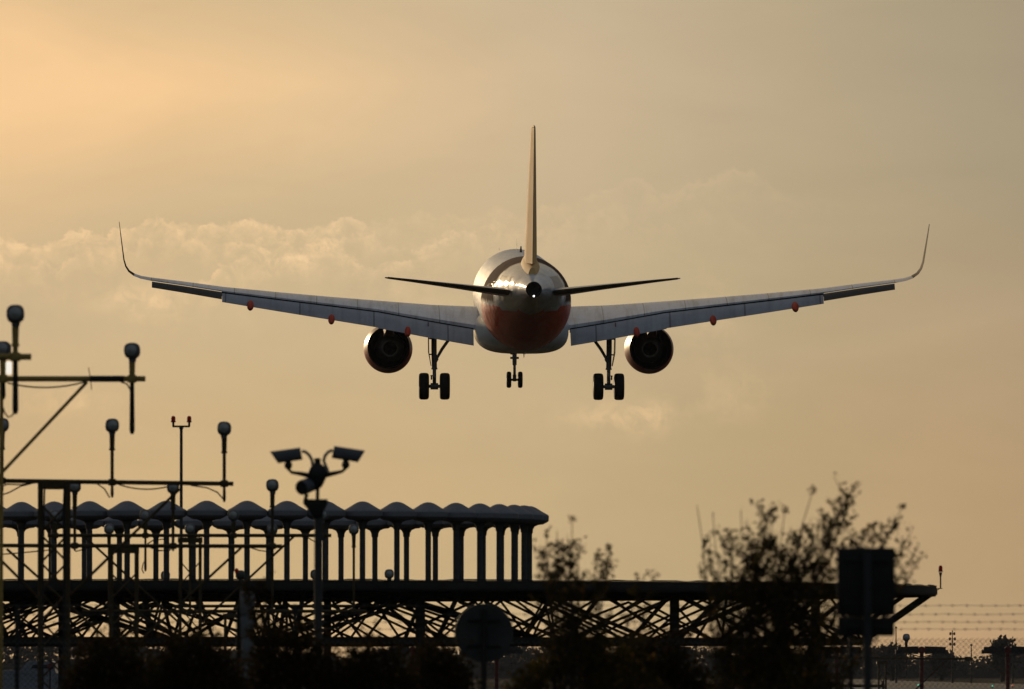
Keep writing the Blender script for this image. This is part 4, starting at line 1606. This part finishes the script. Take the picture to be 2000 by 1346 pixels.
housing((527, 882), (586, 874), (591, 898), (543, 905), t)
housing((713, 880), (653, 871), (648, 895), (699, 903), t)
mb = MB(C0)
ax_a, ax_b = P(589, 953, CD - .12), P(620, 941, CD + .12)
dv = (ax_b - ax_a).normalized()
mb.tube([ax_a, ax_a + dv * .02, ax_b], [.078, .082, .074], 20)
c3 = mb.build('camera', M['cctv'], t)
mb = MB(C0)
mb.tube([ax_a - dv * .012, ax_a - dv * .002], [.072, .074], 20)
mb.build('camera_lens', M['cctv_dark'], c3)
mb = MB(C0)
mb.tube([P(600, 965, CD), P(597, 972, CD), P(600, 980, CD)], .022, 8)
mb.build('camera_bracket', M['cctv_dark'], t)
for pts in ([(590, 881), (597, 883), (604, 889), (609, 898), (611, 910)], [(650, 879), (641, 883), (635, 890), (632, 900), (637, 912), (641, 922)]):
    mb = MB(C0)
    mb.tube([pxm(*q) for q in pts], .018, 8)
    mb.build('cable_conduit', M['conduit'], t)

# ------------------------------------------------------------------ sign backs and post
SD = 92.0
b0 = ground(945, SD)
t = thing('round_sign', b0, 'back of a round road sign on a pole among the dark shrubs', 'road sign')
mb = MB(b0)
cen = P(945, 1236, SD)
mb.lathe([(.001, -.008), (.29, -.008), (.296, -.012), (.3, 0), (.296, .012), (.001, .01)], 48, Matrix.Translation(cen) @ Matrix.Rotation(radians(90), 4, 'X'))
mb.build('plate', M['sign'], t)
mb = MB(b0)
q = P(945, 1190, SD - .045)
mb.tube([Vector((q.x, q.y, 0)), q], .03, 12)
mb.build('pole', M['sign_dark'], t)
mb = MB(b0)
for yy in (1212, 1262):
    mb.box(P(945, yy, SD - .03), (.34, .02, .03), .006)
mb.build('bracket', M['sign_dark'], t)

b0 = ground(1694, 69)
t = thing('rectangular_sign', b0, 'backs of two dark rectangular sign panels one above the other before the tall shrub', 'road sign')
a, b = P(1635, 1070, 69), P(1748, 1203, 69)
mb = MB(b0)
mb.box(((a.x + b.x) / 2, a.y, (a.z + b.z) / 2), (b.x - a.x, .03, a.z - b.z), .014)
mb.build('upper_panel', M['sign_dark'], t, smooth=30)
a, b = P(1636, 1205.5, 69), P(1747, 1243, 69)
mb = MB(b0)
mb.box(((a.x + b.x) / 2, a.y, (a.z + b.z) / 2), (b.x - a.x, .03, a.z - b.z), .014)
mb.build('lower_panel', M['sign_dark'], t, smooth=30)
mb = MB(b0)
q = P(1694, 1078, 69 - .05)
mb.tube([Vector((q.x, q.y, 0)), q], .032, 12)
mb.build('pole', M['sign'], t)
mb = MB(b0)
for yy in (1095, 1180, 1226):
    mb.box(P(1692, yy, 69 - .025), (.34, .02, .03), .006)
mb.build('bracket', M['sign_dark'], t)

b0 = ground(484, 90)
t = thing('marker_post', b0, 'pale mottled square post in jointed lengths among the dark shrubs', 'post')
mb = MB(b0)
zt = P(484, 1155, 90).z
z0 = 0.0
cuts = [0, .55, 1.1] + [P(484, yy, 90).z for yy in (1332, 1291, 1246, 1202)] + [zt]
cuts = sorted(set(round(c, 3) for c in cuts))
for a_, b_ in zip(cuts[:-1], cuts[1:]):
    jx = rnd.uniform(-.006, .006)
    mb.box(b0 + Vector((jx, 0, (a_ + b_) / 2)), (.14 + rnd.uniform(-.008, .008), .14, b_ - a_ - .012), .02)
mb.box(b0 + Vector((0, 0, zt / 2)), (.10, .10, zt - .05))
mb.build('shaft', M['concrete'], t, smooth=30)
mb = MB(b0)
mb.box(b0 + Vector((-.095, .06, zt / 2 - .1)), (.05, .05, zt - .1), .01)
mb.build('side_rail', M['sign_dark'], t)

# ------------------------------------------------------------------ fence with barbed wire
FD = 104.0
f0 = ground(1000, FD)
fence = thing('chain_link_fence', f0, 'chain-link fence topped by four strands of barbed wire, seen at the right', 'fence')
x0, x1 = P(-150, 1200, FD).x, P(2150, 1200, FD).x
fy = f0.y
ztop = P(1900, 1247, FD).z
for px in (1662, 1119, 576, 33, 2205):
    q = P(px, 1180, FD)
    mb = MB(f0)
    mb.tube([Vector((q.x, fy + .03, 0)), Vector((q.x, fy + .03, ztop + .02)), Vector((q.x, fy + .03, q.z))], .028, 8)
    mb.build('fence_post', M['black'], fence)
for i, yy in enumerate((1183, 1200, 1215, 1229)):
    mb = MB(f0)
    z = P(1900, yy, FD).z
    nseg = 60
    mb.tube([Vector((lerp(x0, x1, k / nseg), fy, z + .004 * sin(k * 1.7 + i))) for k in range(nseg + 1)], .0026, 5)
    k = x0 + rnd.uniform(0, .1)
    while k < x1:
        for s in (-1, 1):
            mb.tube([Vector((k - .010 * s, fy - .012, z - .018)), Vector((k + .010 * s, fy + .012, z + .018))], .0018, 4)
        mb.tube([Vector((k - .022, fy, z)), Vector((k + .022, fy, z))], .0018, 5)
        k += .147 + rnd.uniform(-.02, .02)
    mb.build('barbed_wire', M['wire'], fence)
mb = MB(f0)
pit = .064
nw = int((x1 - x0) / pit)
hstep = pit / 2 * 1.02
nh = int(ztop / hstep)
for i in range(nw):
    xa = x0 + i * pit
    pts = []
    for k in range(nh + 1):
        off = 0 if k % 2 else pit
        pts.append(Vector((xa + off, fy + (.003 if k % 2 else -.003), ztop - k * hstep)))
    for a_, b_ in zip(pts[:-1], pts[1:]):
        dv = (b_ - a_).normalized()
        s_ = Vector((-dv.z, 0, dv.x)) * .005
        t_ = Vector((0, .005, 0))
        mb.loft([[a_ + s_, a_ + t_ - s_ * .5, a_ - t_ - s_ * .5], [b_ + s_, b_ + t_ - s_ * .5, b_ - t_ - s_ * .5]], caps=False)
mb.build('wire_mesh', M['wire'], fence, smooth=0)

# ------------------------------------------------------------------ pale pickup at lower left
PDD = 235.0
b0 = ground(45, PDD)
t = thing('pickup_truck', b0, 'pale pickup truck half hidden behind the mast at lower left', 'pickup truck')
sx = F / PDD
def PT(px, z, dy=0.0):
    return Vector(((px - 1000) / F * PDD, b0.y + dy, z))
zcab, zbed = P(0, 1291, PDD).z, P(0, 1305.5, PDD).z
mb = MB(b0)
prof = [(-130, .45), (-130, zbed - .08), (-127, zbed), (42, zbed - .05), (46, zbed), (56, zcab - .03), (62, zcab), (104, zcab), (109, zcab - .05), (112, zbed - .12), (150, zbed - .2), (166, zbed - .35), (168, .45)]
mb.loft([[PT(px, z, -.82) for px, z in prof], [PT(px, z, .82) for px, z in prof]])
mb.build('body', M['van'], t, smooth=20)
for (pa, pb) in ((60, 82), (86, 108)):
    mb = MB(b0)
    mb.loft([[PT(pa + (4 if pa == 60 else 0), zbed + .0, dy), PT(pb, zbed, dy), PT(pb - (3 if pb == 108 else 0), zcab - .1, dy), PT(pa + (8 if pa == 60 else 0), zcab - .1, dy)] for dy in (-.835, -.825)])
    mb.build('window', M['glass'], t, smooth=0)
for px in (-80, 125):
    for dy in (-.75, .75):
        mb = MB(b0)
        mb.lathe([(.15, -.1), (.3, -.11), (.36, -.06), (.37, 0), (.36, .06), (.3, .11), (.15, .1)], 24, Matrix.Translation(PT(px, .37, dy)) @ Matrix.Rotation(pi / 2, 4, 'X'))
        mb.build('wheel', M['tyre'], t)
b1 = ground(98, 228)
t = thing('red_marker', b1, 'round dark red marker disc on a post before the pale pickup', 'marker')
mb = MB(b1)
mb.tube([Vector((b1.x, b1.y + .03, 0)), Vector((b1.x, b1.y + .03, P(98, 1302, 228).z))], .02, 8)
mb.build('post', M['black'], t)
mb = MB(b1)
mb.lathe([(.001, -.02), (.07, -.02), (.08, 0), (.07, .02), (.001, .02)], 20, Matrix.Translation(Vector((b1.x, b1.y, P(98, 1302, 228).z))) @ Matrix.Rotation(pi / 2, 4, 'X'))
mb.build('disc', M['redpost'], t)


# ------------------------------------------------------------------ shrubs
def leaf(mb, p, ln, r):
    u = Vector((r.gauss(0, 1), r.gauss(0, 1), r.gauss(.3, 1))).normalized()
    w = u.cross(Vector((r.gauss(0, 1), r.gauss(0, 1), r.gauss(0, 1)))).normalized()
    nn = u.cross(w)
    wd = ln * r.uniform(.26, .42)
    mb.face([p, p + u * ln * .5 - w * wd + nn * wd * .2, p + u * ln, p + u * ln * .5 + w * wd + nn * wd * .2])


def shrub(px, d, tips, label, lm, seed, leafy=.3, ln=.036, dens=1.0, spread=.25, fill=None, cl=.06):
    """stems from the ground to the given picture positions, twigs and single leaves;
    tips = (px, py, kind): 'n' leafy, 'b' bare stem with a bud, 's' bare slender stem, 'd' dense"""
    r = random.Random(seed)
    base = ground(px, d)
    t = thing('shrub', base, label, 'shrub', 'shrubs along the fence')
    st, lf = MB(base), MB(base)
    for (tx, ty, kind) in tips:
        dz = r.uniform(-spread, spread) if kind not in 'bs' else r.uniform(-.1, .1)
        tip = P(tx, ty, d + dz)
        bs = base + Vector((r.uniform(-.12, .12) + (tip.x - base.x) * .12, r.uniform(-.15, .15), 0))
        mid = bs.lerp(tip, .55) + Vector(((base.x - tip.x) * .12 + r.uniform(-.05, .05), r.uniform(-.06, .06), .06))
        pts = []
        for k in range(11):
            q = k / 10
            pts.append(bs * (1 - q) ** 2 + mid * 2 * q * (1 - q) + tip * q * q)
        for k in range(2, 10):
            pts[k] += Vector((r.uniform(-.012, .012), r.uniform(-.012, .012), 0))
        r0 = .017 if kind != 's' else .009
        st.tube(pts, [lerp(r0, .0035, k / 10) for k in range(11)], 6)
        if kind == 's':
            for q in (.8, .86, .93, 1.0):
                p_ = pts[int(q * 10)] + Vector((r.uniform(-.008, .008), 0, r.uniform(-.04, .04)))
                for _ in range(2):
                    leaf(lf, p_, ln * .45, r)
            continue
        if kind == 'b':
            for _ in range(26):
                leaf(lf, tip + Vector((r.gauss(0, .013), r.gauss(0, .013), r.gauss(0, .013))), ln * .7, r)
        k0 = leafy
        n_tw = int((34 if kind != 'd' else 66) * dens)
        for _ in range(n_tw):
            q = r.uniform(k0, 1.0 if kind != 'b' else .72)
            i = min(9, int(q * 10))
            p_ = pts[i].lerp(pts[i + 1], q * 10 - i)
            a = r.uniform(0, 2 * pi)
            l_ = r.uniform(.05, .2) * (1.25 - .75 * q) * (1.5 if kind == 'd' else 1)
            e = p_ + Vector((cos(a) * l_, sin(a) * l_, l_ * r.uniform(.5, 1.7)))
            st.tube([p_, p_.lerp(e, .5) + Vector((0, 0, -.01)), e], [.0045, .003, .002], 4, caps=False)
            for _ in range(r.randint(4, 9)):
                w = r.random() ** .6
                leaf(lf, p_.lerp(e, w) + Vector((r.gauss(0, cl * .25), r.gauss(0, cl * .25), r.gauss(0, cl * .25))), ln * r.uniform(.6, 1.2), r)
    if fill:
        (fx0, fx1, fy0, fy1, num) = fill
        # leafy mass of the lower crown, in clumps
        for _ in range(num // 14):
            xx = r.uniform(fx0, fx1)
            e = 1 - abs((xx - (fx0 + fx1) / 2) / ((fx1 - fx0) / 2)) ** 3
            top = lerp(fy1, fy0, max(0.0, e) * r.uniform(.75, 1.0))
            yy = lerp(fy1, top, r.random() ** .8)
            c = P(xx, yy, d + r.uniform(-.35, .35))
            for _ in range(14):
                leaf(lf, c + Vector((r.gauss(0, cl), r.gauss(0, cl), r.gauss(0, cl))), ln * r.uniform(.7, 1.3), r)
    st.build('stems', M['bark'], t)
    lf.build('leaves', lm, t, smooth=0)
    return t


TD = 74.0
shrub(1440, TD, [(1362, 992, 's'), (1392, 1000, 's'), (1447, 996, 's'), (1372, 1060, 'n'), (1385, 1078, 'b'), (1412, 1062, 'n'), (1432, 1052, 'd'), (1468, 1056, 'd'), (1496, 1008, 'd'), (1510, 1015, 'n'),
                 (1533, 997, 'b'), (1545, 1030, 'n'), (1570, 1022, 'n'), (1588, 957, 'b'), (1592, 1050, 'd'), (1520, 1060, 'd'), (1558, 1065, 'n'), (1622, 1050, 'd'), (1632, 1000, 'd'), (1658, 968, 'd'), (1645, 985, 'd'),
                 (1690, 1036, 'd'), (1715, 1040, 'n'), (1762, 990, 'b'), (1750, 1014, 'n'), (1742, 1030, 'n'), (1768, 1058, 'n'), (1785, 1080, 'n'), (1796, 1092, 'n'), (1772, 1132, 'n'), (1480, 1100, 'd'), (1540, 1100, 'd'),
                 (1600, 1110, 'd'), (1400, 1120, 'd'), (1450, 1120, 'd'), (1475, 1075, 'd'), (1500, 1050, 'd'), (1530, 1080, 'd'), (1555, 1090, 'd'), (1580, 1080, 'n'), (1510, 1112, 'd'), (1460, 1092, 'd'), (1620, 1120, 'n'), (1650, 1090, 'd'), (1700, 1090, 'd')],
      'tallest shrub with upright leafy shoots behind the rectangular sign backs', M['leaf'], 21, leafy=.60, ln=.04, dens=.70, fill=(1390, 1640, 1268, 1400, 3400))
shrub(1110, 76, [(1066, 1042, 'n'), (1088, 1036, 'n'), (1118, 1014, 'b'), (1060, 1082, 'd'), (1098, 1055, 'n'), (1115, 1058, 'n'), (1128, 1060, 'n'), (1112, 1080, 'd'), (1130, 1080, 'n'), (1188, 1070, 'b'), (1192, 1076, 'n'), (1184, 1090, 'n'),
                 (1165, 1085, 'b'), (1172, 1112, 'n'), (1090, 1095, 'n'), (1070, 1105, 'n'), (1258, 1125, 'n'), (1275, 1128, 'n')],
      'shrub with thin leafy shoots just right of the last domed column', M['leaf'], 22, leafy=.6, ln=.042, dens=.5, fill=(985, 1310, 1244, 1400, 6200))
hedges = [(205, 82, [(150, 1262), (190, 1250), (240, 1268), (260, 1258)], (125, 310, 1240, 1400, 6500), 'low dark scrub beside the lattice mast at lower left'),
          (370, 80, [(330, 1245), (380, 1236), (420, 1250), (350, 1255)], (280, 475, 1228, 1400, 6800), 'dark scrub left of the pale square post'),
          (560, 82, [(520, 1215), (495, 1190), (560, 1235), (590, 1225), (512, 1130), (478, 1140)], (470, 670, 1218, 1400, 6800), 'dark scrub between the pale square post and the camera pole'),
          (740, 82, [(690, 1262), (720, 1275), (770, 1280), (690, 1272)], (640, 815, 1248, 1400, 6000), 'low dark scrub right of the camera pole'),
          (845, 84, [(820, 1285), (860, 1275), (880, 1270)], (790, 920, 1252, 1400, 4800), 'small dark scrub left of the round sign'),
          (1210, 82, [(1180, 1262), (1230, 1252), (1270, 1258), (1300, 1240), (1330, 1248), (1350, 1225)], (1140, 1400, 1246, 1400, 7000), 'dark scrub between the thin-shooted shrub and the tallest shrub'),
          (1500, 86, [(1440, 1225), (1480, 1215), (1530, 1230), (1585, 1250), (1610, 1258)], (1370, 1655, 1256, 1400, 6400), 'dark scrub at the foot of the tallest shrub')]
for i, (px, d, tips, fill, label) in enumerate(hedges):
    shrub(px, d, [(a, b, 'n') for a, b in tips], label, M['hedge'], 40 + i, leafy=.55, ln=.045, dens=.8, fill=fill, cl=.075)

# ------------------------------------------------------------------ air
HAZE = 2.5e-5
if HAZE > 0:
    mb = MB()
    mb.box((0, 1050, 30), (800, 2300, 62))
    hz = mb.build('haze', M['glass'], None, smooth=0)
    hm = bpy.data.materials.new('evening_haze')
    hm.use_nodes = True
    hm.node_tree.nodes.clear()
    g = NG(hm.node_tree)
    o = g.new('ShaderNodeOutputMaterial')
    v = g.new('ShaderNodeVolumePrincipled')
    v.inputs['Density'].default_value = HAZE
    v.inputs['Color'].default_value = (0.8, 0.82, 0.9, 1)
    g.l.new(v.outputs[0], o.inputs['Volume'])
    hz.data.materials.clear()
    hz.data.materials.append(hm)
    tag(hz, 'thin evening haze over the airfield', 'haze', kind='stuff')
